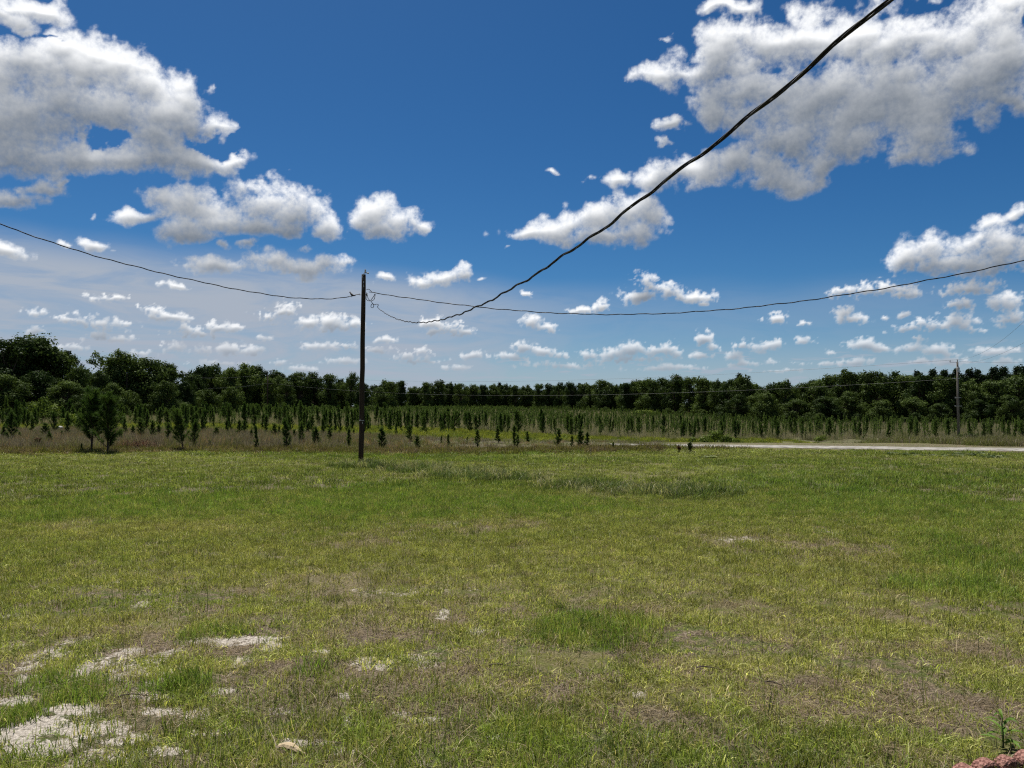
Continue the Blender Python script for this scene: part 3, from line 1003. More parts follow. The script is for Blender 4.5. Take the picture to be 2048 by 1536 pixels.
# ------------------------------------------------------------------ tubes, labels
def tube(points, radius, sides=6, cap=True):
    """verts and quad faces of a tube along points; radius a number or one per point"""
    P = np.asarray(points, float)
    n = len(P)
    rad = np.full(n, radius) if np.isscalar(radius) else np.asarray(radius, float)
    T = np.gradient(P, axis=0)
    T /= np.linalg.norm(T, axis=1)[:, None] + 1e-12
    ref = np.array([0.0, 0.0, 1.0]) if abs(T[0][2]) < 0.9 else np.array([1.0, 0.0, 0.0])
    V = []
    for i in range(n):
        a = np.cross(T[i], ref)
        if np.linalg.norm(a) < 1e-4:
            a = np.cross(T[i], [1.0, 0.1, 0.0])
        a /= np.linalg.norm(a)
        b = np.cross(a, T[i])
        ref = b if abs(T[i][2]) > 0.85 else ref
        for k in range(sides):
            w = 2 * math.pi * k / sides
            V.append(P[i] + rad[i] * (math.cos(w) * a + math.sin(w) * b))
    Fc = [tuple(f) for f in grid_faces(n, sides, wrap=True)]
    if cap:
        V += [P[0], P[-1]]
        c0, c1 = len(V) - 2, len(V) - 1
        for k in range(sides):
            k2 = (k + 1) % sides
            Fc.append((c0, k2, k, c0))
            Fc.append((c1, (n - 1) * sides + k, (n - 1) * sides + k2, c1))
    return V, Fc


class MB:
    """collects pieces of one part and links them as ONE mesh object"""

    def __init__(self):
        self.v, self.f, self.mi = [], [], []

    def add(self, vf, mi=0):
        v, f = vf
        k = len(self.v)
        self.v += [tuple(map(float, q)) for q in v]
        for q in f:
            g = tuple(dict.fromkeys(int(i) + k for i in q))
            if len(g) > 2:
                self.f.append(g)
                self.mi.append(mi)
        return self

    def mesh(self, name, mats, smooth=False):
        me = bpy.data.meshes.new(name)
        me.from_pydata(self.v, [], self.f)
        for m in (mats if isinstance(mats, (list, tuple)) else [mats]):
            me.materials.append(m)
        me.polygons.foreach_set('material_index', self.mi)
        me.polygons.foreach_set('use_smooth', [smooth] * len(self.f))
        me.update()
        return me

    def build(self, name, mats, parent=None, smooth=False, **props):
        return link(name, self.mesh(name, mats, smooth), parent, **props)


def box(c, s, rz=0.0, rx=0.0):
    c, s = np.asarray(c, float), np.asarray(s, float) / 2
    V = np.array([(x, y, z) for z in (-1, 1) for y in (-1, 1) for x in (-1, 1)]) * s
    a, b = math.cos(rx), math.sin(rx)
    V = V @ np.array([[1, 0, 0], [0, a, b], [0, -b, a]])
    a, b = math.cos(rz), math.sin(rz)
    V = V @ np.array([[a, b, 0], [-b, a, 0], [0, 0, 1]])
    return V + c, [(0, 2, 3, 1), (4, 5, 7, 6), (0, 1, 5, 4), (2, 6, 7, 3), (0, 4, 6, 2), (1, 3, 7, 5)]


def empty(name, loc, rz=0.0, **props):
    o = link(name, None, None, **props)
    o.location = loc
    o.rotation_euler = (0, 0, rz)
    return o


ORD = ['first', 'second', 'third', 'fourth', 'fifth', 'sixth', 'seventh', 'eighth', 'ninth', 'tenth', 'eleventh', 'twelfth', 'thirteenth',
       'fourteenth', 'fifteenth', 'sixteenth', 'seventeenth', 'eighteenth', 'nineteenth', 'twentieth', 'twenty-first', 'twenty-second',
       'twenty-third', 'twenty-fourth', 'twenty-fifth', 'twenty-sixth', 'twenty-seventh', 'twenty-eighth', 'twenty-ninth', 'thirtieth']


# ------------------------------------------------------------------ trees
def leaf_cloud(r, centres, radii, counts, size, outward=0.75, squash=0.85):
    """leaf-clump faces spread through and over a set of lobes"""
    V, n_all = [], 0
    for c, rad, n in zip(centres, radii, counts):
        u = r.normal(0, 1, (n, 3))
        u /= np.linalg.norm(u, axis=1)[:, None]
        rr = rad * r.uniform(0.25, 1.0, n) ** 0.45 * (1 + 0.24 * r.normal(0, 1, n))
        pos = np.asarray(c) + u * rr[:, None] * np.array([1, 1, squash])
        nor = u * outward + r.normal(0, 1, (n, 3)) * (1 - outward) + np.array([0, 0, 0.15])
        nor /= np.linalg.norm(nor, axis=1)[:, None]
        t = np.cross(nor, r.normal(0, 1, (n, 3)))
        t /= np.linalg.norm(t, axis=1)[:, None] + 1e-9
        b = np.cross(nor, t)
        s = size * r.uniform(0.55, 1.35, n)[:, None]
        q = np.stack([pos - t * s * 0.5, pos - b * s * 0.36, pos + t * s * 0.62, pos + b * s * 0.36], 1)
        q[:, 0] -= nor * s * 0.12
        V.append(q.reshape(-1, 3))
        n_all += n
    V = np.concatenate(V)
    return V, np.arange(len(V)).reshape(-1, 4)


def broadleaf(seed, n_leaves, width=0.62, low=0.06, leaf=0.30):
    """ten metres tall at scale one: returns trunk mesh and crown mesh"""
    r = np.random.default_rng(seed)
    H, W = 10.0, 10.0 * width / 2
    mb = MB()
    top = np.array([r.normal(0, 0.3), r.normal(0, 0.3), H * 0.72])
    pts = [np.array([0, 0, -0.3])] + [top * k + np.array([r.normal(0, 0.10), r.normal(0, 0.10), 0]) for k in (0.2, 0.4, 0.6, 0.8, 1.0)]
    mb.add(tube(pts, [0.26, 0.21, 0.18, 0.14, 0.10, 0.05], 7))
    cs, rs = [], []
    n_l = int(r.integers(40, 48))
    for i in range(n_l):
        zf = r.uniform(0.12 + low, 0.93)
        prof = math.sin(math.pi * min(1.0, (zf * 0.84 + 0.14))) ** 0.5
        a = r.uniform(0, 6.283)
        rad = W * prof * r.uniform(0.20, 0.90)
        lr = r.uniform(0.55, 1.45) * (1.15 if zf < 0.6 else 0.95)
        c = np.array([rad * math.cos(a), rad * math.sin(a), zf * H * 0.97])
        c[2] = min(c[2], H - lr * 0.8)
        cs.append(c)
        rs.append(lr)
        s = top * r.uniform(0.25, 0.8)
        s[2] = min(s[2], c[2])
        m = (s + c) / 2 + np.array([0, 0, 0.25])
        mb.add(tube([s, m, c], [0.085, 0.05, 0.02], 5))
    cs.append(np.array([top[0], top[1], H * 0.90]))
    rs.append(1.0)
    for i in range(34):                                   # shoots that break the outline
        k = int(r.integers(0, n_l))
        o = r.normal(0, 1, 3) * np.array([1, 1, 0.8]) + np.array([0, 0, 0.55])
        o /= np.linalg.norm(o)
        c = cs[k] + o * rs[k] * r.uniform(0.85, 1.25)
        c[2] = min(c[2], H * 1.0)
        cs.append(c)
        rs.append(r.uniform(0.28, 0.55))
    w = np.array(rs) ** 1.7
    cnt = (n_leaves * w / w.sum()).astype(int)
    V, Fc = leaf_cloud(r, cs, rs, cnt, leaf)
    return mb.mesh('trunk', M_BARK), np_mesh('crown', V, Fc, [M_LEAF])


def tall_pine(seed, n_leaves):
    r = np.random.default_rng(seed)
    H = 10.0
    mb = MB()
    mb.add(tube([(0, 0, -0.3), (0.05, 0, 3), (0.0, 0.08, 6.5), (0.05, 0.02, 9.6)], [0.17, 0.14, 0.10, 0.03], 7))
    cs, rs = [], []
    for i in range(40):
        z = r.uniform(0.40, 0.97) * H
        reach = 0.12 + 1.6 * min(1.0, (H - z) / 3.2) ** 0.7
        a = r.uniform(0, 6.283)
        d = reach * r.uniform(0.35, 1.0)
        c = np.array([d * math.cos(a), d * math.sin(a), z])
        cs.append(c)
        rs.append(r.uniform(0.45, 0.85))
        mb.add(tube([(0, 0, z - 0.35), c * 0.5 + np.array([0, 0, z * 0.5 - 0.1]), c], [0.04, 0.03, 0.012], 4))
    w = np.array(rs) ** 2
    V, Fc = leaf_cloud(r, cs, rs, (n_leaves * w / w.sum()).astype(int), 0.26, 0.45, 0.85)
    return mb.mesh('trunk', M_BARK), np_mesh('crown', V, Fc, [M_NEEDLE_FAR])


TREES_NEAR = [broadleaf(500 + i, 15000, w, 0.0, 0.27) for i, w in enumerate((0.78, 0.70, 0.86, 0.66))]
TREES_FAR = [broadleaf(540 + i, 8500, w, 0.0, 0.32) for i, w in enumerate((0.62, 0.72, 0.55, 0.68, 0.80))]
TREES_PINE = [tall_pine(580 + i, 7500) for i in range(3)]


def place_tree(kind, var, px, top, dist, name, label, group, wide=1.0, sink=0.0):
    rnd = random.Random(int(px * 7 + top))
    x = ray(px, 800)[0] / ray(px, 800)[1] * dist
    z = float(height(np.array([x]), np.array([dist]))[0])
    h = at_depth(px, top, dist)[2] - z
    s = h / 9.75
    t, c = {'near': TREES_NEAR, 'far': TREES_FAR, 'pine': TREES_PINE}[kind][var % len({'near': TREES_NEAR, 'far': TREES_FAR, 'pine': TREES_PINE}[kind])]
    e = empty(name, (x, dist, z), rnd.uniform(0, 6.28), label=label, category='tree', group=group)
    w = s * wide * rnd.uniform(0.92, 1.1)
    e.scale = (w, w, s)
    link('trunk', t, e)
    link('crown', c, e)
    return x, dist, z, h


def build_trees():
    rows = [
        ('near', 'trees of the near wood on the left', 'big dark broadleaf tree in the near left wood',
         [(-60, 690, 124, 1.0), (15, 678, 122, 1.0), (72, 676, 127, 1.05), (122, 700, 130, 0.9), (160, 735, 120, 0.9), (196, 745, 117, 0.9),
          (235, 702, 130, 1.05), (290, 714, 132, 1.0), (338, 726, 136, 0.95), (372, 762, 128, 0.8)]),
        ('far', 'trees of the wood left of the main pole', 'dark rounded tree in the wood between left pines and pole',
         [(398, 731, 205, 0.9), (428, 728, 212, 0.85), (458, 734, 208, 0.9), (488, 727, 215, 0.9), (512, 732, 218, 0.85), (540, 756, 210, 0.9),
          (574, 762, 206, 0.9), (600, 743, 214, 0.95), (628, 743, 218, 0.9), (658, 749, 212, 0.95), (682, 764, 216, 0.85), (703, 744, 214, 0.65), (722, 764, 210, 0.75)]),
        ('far', 'far trees behind the plantation right of the main pole', 'far dark tree behind the plantation right of the pole',
         [(756, 775, 415, 0.9), (778, 766, 425, 0.9), (803, 762, 420, 1.0), (832, 772, 430, 0.8), (852, 765, 418, 0.9), (874, 760, 425, 1.0), (900, 765, 430, 0.9),
          (922, 766, 422, 0.9), (944, 768, 434, 0.9), (966, 770, 428, 0.9), (988, 768, 436, 0.9), (1010, 768, 440, 0.9), (1032, 770, 436, 0.85), (1054, 769, 444, 0.9),
          (1078, 768, 432, 0.9), (1100, 767, 425, 0.9), (1119, 764, 410, 0.8)]),
        ('far', 'trees of the middle wood sloping toward the right', 'dark leafy tree in the middle wood beyond the plantation',
         [(1144, 764, 372, 1.0), (1172, 766, 360, 1.0), (1202, 759, 345, 0.9), (1224, 766, 335, 0.9), (1246, 768, 320, 0.9), (1266, 760, 312, 0.95), (1294, 757, 298, 1.0),
          (1322, 755, 284, 0.95), (1350, 749, 270, 1.0), (1380, 755, 258, 0.95), (1408, 754, 248, 0.95), (1434, 760, 240, 0.9), (1460, 758, 230, 0.9), (1483, 751, 222, 0.85)]),
        ('far', 'trees of the wood behind the pale road on the right', 'dark broadleaf tree in the right wood behind the road',
         [(1540, 766, 205, 0.9), (1572, 760, 200, 0.95), (1604, 765, 204, 0.9), (1634, 763, 198, 0.9), (1662, 750, 206, 0.95), (1692, 740, 202, 1.0), (1722, 744, 208, 0.95),
          (1752, 741, 200, 1.0), (1786, 742, 206, 1.0), (1812, 751, 200, 0.9), (1842, 748, 194, 0.95), (1990, 762, 186, 1.1), (1875, 752, 192, 0.9), (1905, 756, 190, 0.9),
          (1945, 760, 188, 1.0), (2030, 752, 190, 1.1), (2075, 740, 195, 1.0)]),
        ('pine', 'tall pines standing over the right wood', 'tall pine rising above the right wood',
         [(1838, 745, 222, 1.0), (1862, 742, 226, 1.0), (1888, 743, 220, 1.1), (1912, 740, 228, 1.0), (1936, 741, 222, 1.1), (1960, 742, 226, 1.0), (1984, 738, 224, 1.1),
          (2008, 737, 222, 1.1), (2032, 736, 226, 1.0), (2056, 736, 222, 1.1)]),
        ('pine', 'single tall pines in the distant woods', 'tall narrow pine top showing among the distant trees',
         [(1480, 750, 236, 1.0), (1160, 768, 385, 1.0), (1000, 767, 452, 1.0)]),
        ('near', 'low trees along the front of the right wood', 'low rounded tree at the front edge of the right wood',
         [(1478, 790, 205, 1.3), (1530, 786, 190, 1.2), (1590, 800, 186, 1.4), (1650, 792, 188, 1.4), (1700, 784, 190, 1.3), (1762, 800, 184, 1.4), (1830, 796, 186, 1.3), (1880, 806, 180, 1.4), (1960, 800, 180, 1.5), (2025, 792, 178, 1.4)]),
        ('near', 'low trees along the front of the left wood', 'low bushy tree at the front edge of the left wood',
         [(20, 752, 108, 1.3), (70, 742, 112, 1.2), (130, 764, 108, 1.2), (180, 772, 106, 1.2), (228, 768, 110, 1.1), (330, 762, 118, 1.0)]),
    ]
    spots = []
    for kind, group, lab, lst in rows:
        lst = sorted(lst)
        seen = [t[0] for t in lst if 0 <= t[0] <= 2048]
        for i, (px, top, dist, w) in enumerate(lst):
            where = ', %s from the left' % ORD[seen.index(px)] if px in seen else ' cut off by the %s edge' % ('left' if px < 0 else 'right')
            nm = 'pine_tree' if kind == 'pine' else 'broadleaf_tree'
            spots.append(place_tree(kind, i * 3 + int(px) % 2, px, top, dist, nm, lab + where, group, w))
    # the wood behind, which reads as one dark mass
    rng = np.random.default_rng(77)
    pts, rot, sc, shr = [], [], [], []
    for x, y, z, h in spots:
        for k in range(3):
            q = x + rng.normal(0, 4.5), y + rng.uniform(5, 26)
            s = h * rng.uniform(0.80, 0.98) / 10
            pts.append((q[0] * q[1] / y, q[1], float(height(np.array([q[0]]), np.array([q[1]]))[0])))
            rot.append((0, 0, rng.uniform(0, 6.28)))
            sc.append((s, s, s))
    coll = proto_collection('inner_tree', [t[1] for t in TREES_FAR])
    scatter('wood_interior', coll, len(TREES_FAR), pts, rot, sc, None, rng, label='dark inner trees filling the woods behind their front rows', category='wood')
    # undergrowth closing the foot of the woods
    pts, rot, sc = [], [], []
    for x, y, z, h in spots:
        for k in range(5):
            yy = y - rng.uniform(-4, 6)
            xx = x + rng.normal(0, 5.0)
            s = rng.uniform(0.16, 0.34)
            pts.append((xx, yy, float(height(np.array([xx]), np.array([yy]))[0]) - 0.4))
            rot.append((0, 0, rng.uniform(0, 6.28)))
            sc.append((s * 1.3, s * 1.3, s))
    scatter('undergrowth', coll, len(TREES_FAR), pts, rot, sc, None, rng, label='leafy undergrowth along the foot of the woods', category='bushes')


build_trees()


# ------------------------------------------------------------------ young planted pines
def young_pine(seed, needles, slim=0.17, branches=13, nw=0.022, trunk_show=0.10):
    """two metres tall at scale one: a leader and rising side shoots, each a brush of needles"""
    r = np.random.default_rng(seed)
    H = 2.0
    mb = MB()
    mb.add(tube([(0, 0, -0.1), (r.normal(0, 0.012), r.normal(0, 0.012), 0.8), (r.normal(0, 0.02), r.normal(0, 0.02), 1.5), (0, 0, H * 0.93)], [0.030, 0.024, 0.016, 0.006], 6))
    shoots = [((0, 0, H * 0.55), (0, 0, H * 0.98), 2.2)]
    for i in range(branches):
        z = H * (trunk_show + (0.82 - trunk_show) * (i + r.uniform(0, 1)) / branches)
        a = i * 2.4 + r.normal(0, 0.4)
        reach = slim * H * (1.15 - 0.75 * z / H) * r.uniform(0.45, 1.65)
        tip = (reach * math.cos(a), reach * math.sin(a), z + reach * r.uniform(0.7, 1.5) + 0.08)
        shoots.append(((0, 0, z), tip, 1.0))
        mb.add(tube([(0, 0, z), (tip[0] * 0.55, tip[1] * 0.55, z + (tip[2] - z) * 0.4), tip], [0.010, 0.008, 0.003], 4))
    w = np.array([s[2] for s in shoots])
    V, Fc = [], []
    for (p0, p1, _), n in zip(shoots, (needles * w / w.sum()).astype(int)):
        p0, p1 = np.array(p0), np.array(p1)
        ax = (p1 - p0) / np.linalg.norm(p1 - p0)
        for q in range(n):
            f = r.uniform(0.15, 1.0) ** 0.8
            o = p0 + (p1 - p0) * f
            u = r.normal(0, 1, 3)
            u -= ax * u.dot(ax)
            u /= np.linalg.norm(u)
            d = u * r.uniform(0.55, 1.0) + ax * r.uniform(0.35, 1.0) - np.array([0, 0, 0.18 * r.uniform(0, 1)])
            d /= np.linalg.norm(d)
            L = r.uniform(0.11, 0.22) * (0.8 if f > 0.9 else 1)
            sd = np.cross(d, r.normal(0, 1, 3))
            sd *= nw * r.uniform(0.5, 1.0) / (np.linalg.norm(sd) + 1e-9)
            k = len(V)
            V += [o - sd * 0.5, o + sd * 0.5, o + d * L]
            Fc.append((k, k + 1, k + 2))
    return mb.mesh('trunk', M_BARK), np_mesh('crown', V, Fc, [M_NEEDLE])


PINE_NEAR = [young_pine(700 + i, n, s, b, 0.020, ts) for i, (n, s, b, ts) in enumerate(((3600, 0.10, 20, 0.05), (4000, 0.13, 22, 0.06), (3400, 0.085, 18, 0.05), (3800, 0.115, 22, 0.03), (3200, 0.075, 16, 0.05)))]
PINE_WIDE = [young_pine(730 + i, 6500, 0.145, 30, 0.017, 0.16 - 0.1 * i) for i in range(2)]
PINE_FAR = [young_pine(760 + i, 460, s, 9, 0.055, 0.03) for i, s in enumerate((0.08, 0.10, 0.065, 0.115))]

NEAR_PINES = [
    # (x, top, foot, kind) ; kind 1 = broad
    (25, 820, 886, 0), (18, 863, 891, 0), (41, 863, 884, 0), (65, 833, 873, 0), (104, 863, 893, 0), (138, 823, 876, 0), (124, 861, 881, 0),
    (165, 886, 906, 0), (184, 777, 905, 1), (217, 782, 907, 1), (240, 861, 891, 0), (252, 833, 876, 0), (283, 835, 881, 0), (304, 840, 884, 0),
    (318, 848, 881, 0), (337, 845, 887, 0), (369, 815, 903, 1), (388, 838, 896, 0), (407, 830, 871, 0), (421, 880, 899, 0), (434, 853, 881, 0),
    (455, 838, 876, 0), (477, 838, 878, 0), (491, 840, 876, 0), (514, 850, 901, 0), (532, 828, 873, 0), (548, 846, 880, 0), (576, 835, 901, 0), (602, 843, 891, 0),
    (614, 840, 876, 0), (632, 853, 896, 0), (646, 835, 876, 0), (661, 856, 889, 0), (697, 853, 900, 0), (707, 858, 876, 0), (741, 863, 875, 0),
    (764, 853, 901, 0), (791, 843, 875, 0), (820, 850, 884, 0), (833, 871, 904, 0), (883, 871, 889, 0), (896, 867, 894, 0), (903, 889, 899, 0),
    (934, 873, 885, 0), (955, 858, 896, 0), (997, 851, 887, 0), (1029, 848, 895, 0), (1035, 868, 896, 0), (1056, 862, 887, 0), (1114, 856, 894, 0),
    (1143, 870, 899, 0), (1161, 859, 896, 1), (1174, 863, 898, 0), (1200, 889, 900, 0), (1225, 884, 901, 0), (1245, 890, 901, 0), (1295, 891, 901, 0),
    (90, 845, 880, 0), (5, 846, 884, 0), (268, 850, 879, 0), (560, 851, 878, 0), (590, 858, 884, 0), (505, 858, 884, 0),
]
taken = []


def build_young_pines():
    rnd = random.Random(5)
    lst = sorted(NEAR_PINES)
    special = {184: 'tall open-crowned young pine, left one of the tallest pair at the lawn edge', 217: 'tall young pine with bare lower trunk, right one of the tallest pair',
               369: 'broad dense dark green young pine standing at the left lawn edge', 1161: 'broad light green young pine clump near the start of the pale road'}
    main_pole = 722
    left = [p for p in lst if p[0] < main_pole and p[0] not in special]
    right = [p for p in lst if p[0] >= main_pole and p[0] not in special]
    for px, top, foot, kind in lst:
        x, y, z = on_ground(px, foot)
        y = min(y, 70.0)
        x = ray(px, 800)[0] / ray(px, 800)[1] * y
        z = float(height(np.array([x]), np.array([y]))[0])
        h = at_depth(px, top, y)[2] - z
        tall = 'tiny' if h < 0.8 else ('small' if h < 1.4 else 'slender')
        if px in special:
            label = special[px]
        elif px < main_pole:
            label = '%s young pine in the weeds left of the main pole, %s from the left' % (tall, nth(left.index((px, top, foot, kind))))
        else:
            label = '%s young pine in the weeds right of the main pole, %s from that pole' % (tall, nth(right.index((px, top, foot, kind))))
        t, c = rnd.choice(PINE_WIDE if kind else PINE_NEAR)
        e = empty('young_pine', (x, y, z), rnd.uniform(0, 6.28), label=label, category='pine', group='young pines behind the lawn')
        s = h / 2.0
        w = s * (rnd.uniform(0.85, 1.2) if kind else rnd.uniform(0.75, 1.15)) * (1.35 if h < 1.2 else 1.0)
        e.scale = (w, w, s)
        e.rotation_euler = (rnd.gauss(0, 0.06), rnd.gauss(0, 0.06), rnd.uniform(0, 6.28))
        link('trunk', t, e)
        link('crown', c, e)
        taken.append((x, y))
    # planted rows
    rng = np.random.default_rng(21)
    P = []
    for row in np.arange(-330, 260, 2.7):
        for k in np.arange(46, 405, 2.0):
            P.append((row + k * 0.62 + rng.normal(0, 0.45), k + rng.normal(0, 0.6)))
    P = np.array(P)
    x, y = P[:, 0], P[:, 1]
    edge = np.interp(x, [-90, -40, -16, -5, 10, 24, 40, 60, 140], [50, 52, 60, 92, 101, 100, 99, 97, 96])
    back = np.interp(x / y * F_PX + 1024, [-100, 380, 400, 700, 760, 1000, 1110, 1200, 1300, 1400, 1480, 1600, 1900, 2200],
                     [100, 104, 190, 195, 385, 398, 375, 325, 278, 236, 204, 178, 172, 170])
    ok = (y > edge) & (y < back) & (np.abs(x) < y * 0.80) & (rng.uniform(0, 1, len(x)) > np.where((x < -5) & (y < 80), 0.55, 0.14))
    x, y = x[ok], y[ok]
    size = rng.normal(1.0, 0.22, len(x)).clip(0.4, 1.6) * np.where(x < -14, 0.92, 1.0)
    size = size * (1 + 0.18 * fbm(np.column_stack([x, y]) * 0.05, 2, 501))
    seen = np.abs(x) < y * 0.66
    order = np.argsort(np.where(seen, y / size, 1e9))
    first = order[:300 - len(lst)]
    zs = height(x, y)
    for i in first:
        t, c = PINE_NEAR[rnd.randrange(len(PINE_NEAR))]
        s = size[i]
        e = empty('planted_pine', (x[i], y[i], zs[i]), rnd.uniform(0, 6.28), label='small planted pine among the front rows of the plantation', category='pine', group='front rows of the pine plantation')
        w = s * rnd.uniform(0.60, 1.10)
        e.scale = (w, w, s)
        e.rotation_euler = (rnd.gauss(0, 0.06), rnd.gauss(0, 0.06), rnd.uniform(0, 6.28))
        link('trunk', t, e)
        link('crown', c, e)
    rest = order[300 - len(lst):]
    coll = proto_collection('distant_planted_pine', [bpy_join(t, c) for t, c in PINE_FAR])
    n = len(rest)
    s = size[rest] * 0.95
    w = s * rng.uniform(0.70, 1.0, n)
    scatter('planted_rows', coll, len(PINE_FAR), np.column_stack([x[rest], y[rest], zs[rest]]), np.column_stack([np.zeros(n), np.zeros(n), rng.uniform(0, 6.28, n)]),
            np.column_stack([w, w, s]), None, rng, label='rows of young planted pines stretching back across the field', category='plantation')


def nth(i):
    tens = ['', '', 'twenty', 'thirty', 'forty', 'fifty', 'sixty']
    if i < len(ORD):
        return ORD[i]
    k = i + 1
    return tens[k // 10] + ('' if k % 10 == 0 else '-' + ORD[k % 10 - 1])


def bpy_join(t, c):
    """trunk and crown of a far pine as one mesh"""
    mb = MB()
    mb.add(([v.co for v in t.vertices], [tuple(p.vertices) for p in t.polygons]), 0)
    mb.add(([v.co for v in c.vertices], [tuple(p.vertices) for p in c.polygons]), 1)
    return mb.mesh('distant_planted_pine', [M_BARK, M_NEEDLE_FIELD])


build_young_pines()


# ------------------------------------------------------------------ main pole
POLE_Y = on_lawn(722, 925)[1]


def build_main_pole():
    bx, by, bz = on_ground(722, 925)
    by = POLE_Y
    bx = ray(722, 925)[0] / ray(722, 925)[1] * by
    top = at_depth(727.5, 549, by)
    base = np.array([bx, by, 0.0])
    e = empty('utility_pole', base, label='dark creosoted wooden pole standing on the lawn left of centre', category='pole')
    axis = top - base
    pts, rad = [], []
    rnd = random.Random(3)
    for k in range(15):
        f = k / 14
        pts.append(axis * f + np.array([rnd.gauss(0, 0.004), rnd.gauss(0, 0.004), 0]) - (np.array([0, 0, 0.3]) if k == 0 else 0))
        rad.append((0.098 - 0.020 * f) * rnd.uniform(0.985, 1.015))
    MB().add(tube(pts, rad, 18)).build('post', M_POLE, e, smooth=True)
    q = axis
    # steel arm and small lightning arrester at the very top, to the right
    r0 = 0.079
    arm = MB()
    arm.add(tube([q + np.array([-0.05, -0.06, -0.16]), q + np.array([0.02, -0.075, 0.02]), q + np.array([0.06, -0.04, 0.10])], 0.014, 6))
    arm.add(box(q + np.array([0.10, -0.03, 0.055]), (0.14, 0.035, 0.03)))
    arm.build('top_bracket', M_METAL, e)
    ins = MB()
    prof = [(0.0, 0.022), (0.02, 0.036), (0.035, 0.024), (0.055, 0.036), (0.075, 0.022), (0.085, 0.03), (0.11, 0.028), (0.12, 0.0)]
    ins.add(tube([q + np.array([0.065, -0.03, 0.07 + z]) for z, _ in prof], [max(r, 0.002) for _, r in prof], 10))
    ins.build('insulator', M_CERAMIC, e, smooth=True)
    ins2 = MB()
    ins2.add(tube([q + np.array([0.14 + x, -0.03, 0.045 - 0.03 * x]) for x in (0, 0.015, 0.03, 0.045, 0.06)], [0.018, 0.034, 0.022, 0.034, 0.012], 10))
    ins2.build('insulator', M_CERAMIC, e, smooth=True)
    # brackets and a strip on the upper post
    for z in (-0.30, -0.44):
        MB().add(box(q + np.array([0.01, -r0 - 0.006, z]), (0.030, 0.014, 0.075))).build('wire_staple', M_METAL, e)
    MB().add(tube([q + np.array([0.01 + 0.02 * math.sin(k), -r0 - 0.010 - 0.0005 * k, -0.10 - 0.10 * k]) for k in range(6)], 0.007, 5)).build('ground_wire', M_BARE, e)
    att = axis * (at_depth(725, 590, by)[2] / axis[2])
    MB().add(tube([att + np.array([-0.15, -0.02, 0.0]), att + np.array([0.13, -0.02, 0.01])], 0.011, 6)).build('through_bolt', M_METAL, e)
    sp = MB()
    c = att + np.array([0.135, -0.02, 0.01])
    sp.add(tube([c + np.array([0, 0, z]) for z in (-0.045, -0.03, -0.012, 0.012, 0.03, 0.045)], [0.030, 0.036, 0.018, 0.018, 0.036, 0.030], 10))
    sp.build('spool_insulator', M_CERAMIC, e, smooth=True)

    # slack jumper leads looping below the spool, in the plane of the pole
    def px(x, y, dy=-0.1):
        return at_depth(x, y, by + dy) - base
    loops = [
        [(733, 585), (732.5, 592), (732, 598), (735, 601), (739, 602), (742, 601.5)],
        [(735, 592), (736, 597), (739, 600.5), (742, 602), (746, 601), (749, 598), (750, 592), (750.5, 587.5)],
        [(742, 600), (745, 596), (748, 592), (749.5, 588)],
        [(742, 602), (743, 604), (745.5, 607), (748, 611), (747, 615), (743.5, 616), (741.5, 614), (742, 610), (745, 607), (747, 608)],
        [(747, 608), (750, 610), (752, 608), (756, 608.5), (757, 610), (755, 613), (756, 616)],
        [(733, 579), (737, 578), (741, 581), (744, 584.5)],
    ]
    for lp in loops:
        c = np.array([px(*p) for p in lp])
        t = np.linspace(0, len(c) - 1, 26)
        s = np.column_stack([np.interp(t, np.arange(len(c)), c[:, k]) for k in range(3)])
        for _ in range(3):
            s[1:-1] = (s[:-2] + 2 * s[1:-1] + s[2:]) / 4
        MB().add(tube(s, 0.012, 6)).build('jumper_lead', M_CABLE, e, smooth=True)
    # pale tag and metal band low on the post
    f = at_depth(724, 841, by)[2] / axis[2]
    b = axis * f
    MB().add(tube([b + np.array([0, 0, -0.012]), b + np.array([0, 0, 0.012])], 0.0935, 18, cap=False)).build('metal_band', M_METAL, e)
    MB().add(box(b + np.array([0.045, -0.088, -0.085]), (0.022, 0.006, 0.07), 0.4)).build('number_tag', M_METAL, e)
    MB().add(box(b + np.array([-0.030, -0.0935, 0.045]), (0.034, 0.006, 0.02), -0.2)).build('number_tag', M_METAL, e)
    return base


pole_base = build_main_pole()


# ------------------------------------------------------------------ cables from the main pole
def fit_track(pts, y0, x_end, y_end):
    """photo points of a hanging cable whose ground track runs straight from the pole to (x_end, y_end): height as a smooth curve"""
    x0 = pts[0][0]
    X0 = ray(x0, 600)[0] / ray(x0, 600)[1] * y0
    out = []
    for px, py in pts:
        r = ray(px, py)
        k = r[0] / r[1]
        # X0 + s*(x_end-X0) = k*(y0 + s*(y_end-y0))
        s = (k * y0 - X0) / ((x_end - X0) - k * (y_end - y0))
        Y = y0 + s * (y_end - y0)
        out.append((s, at_depth(px, py, Y)[2]))
    return X0, np.array(out)


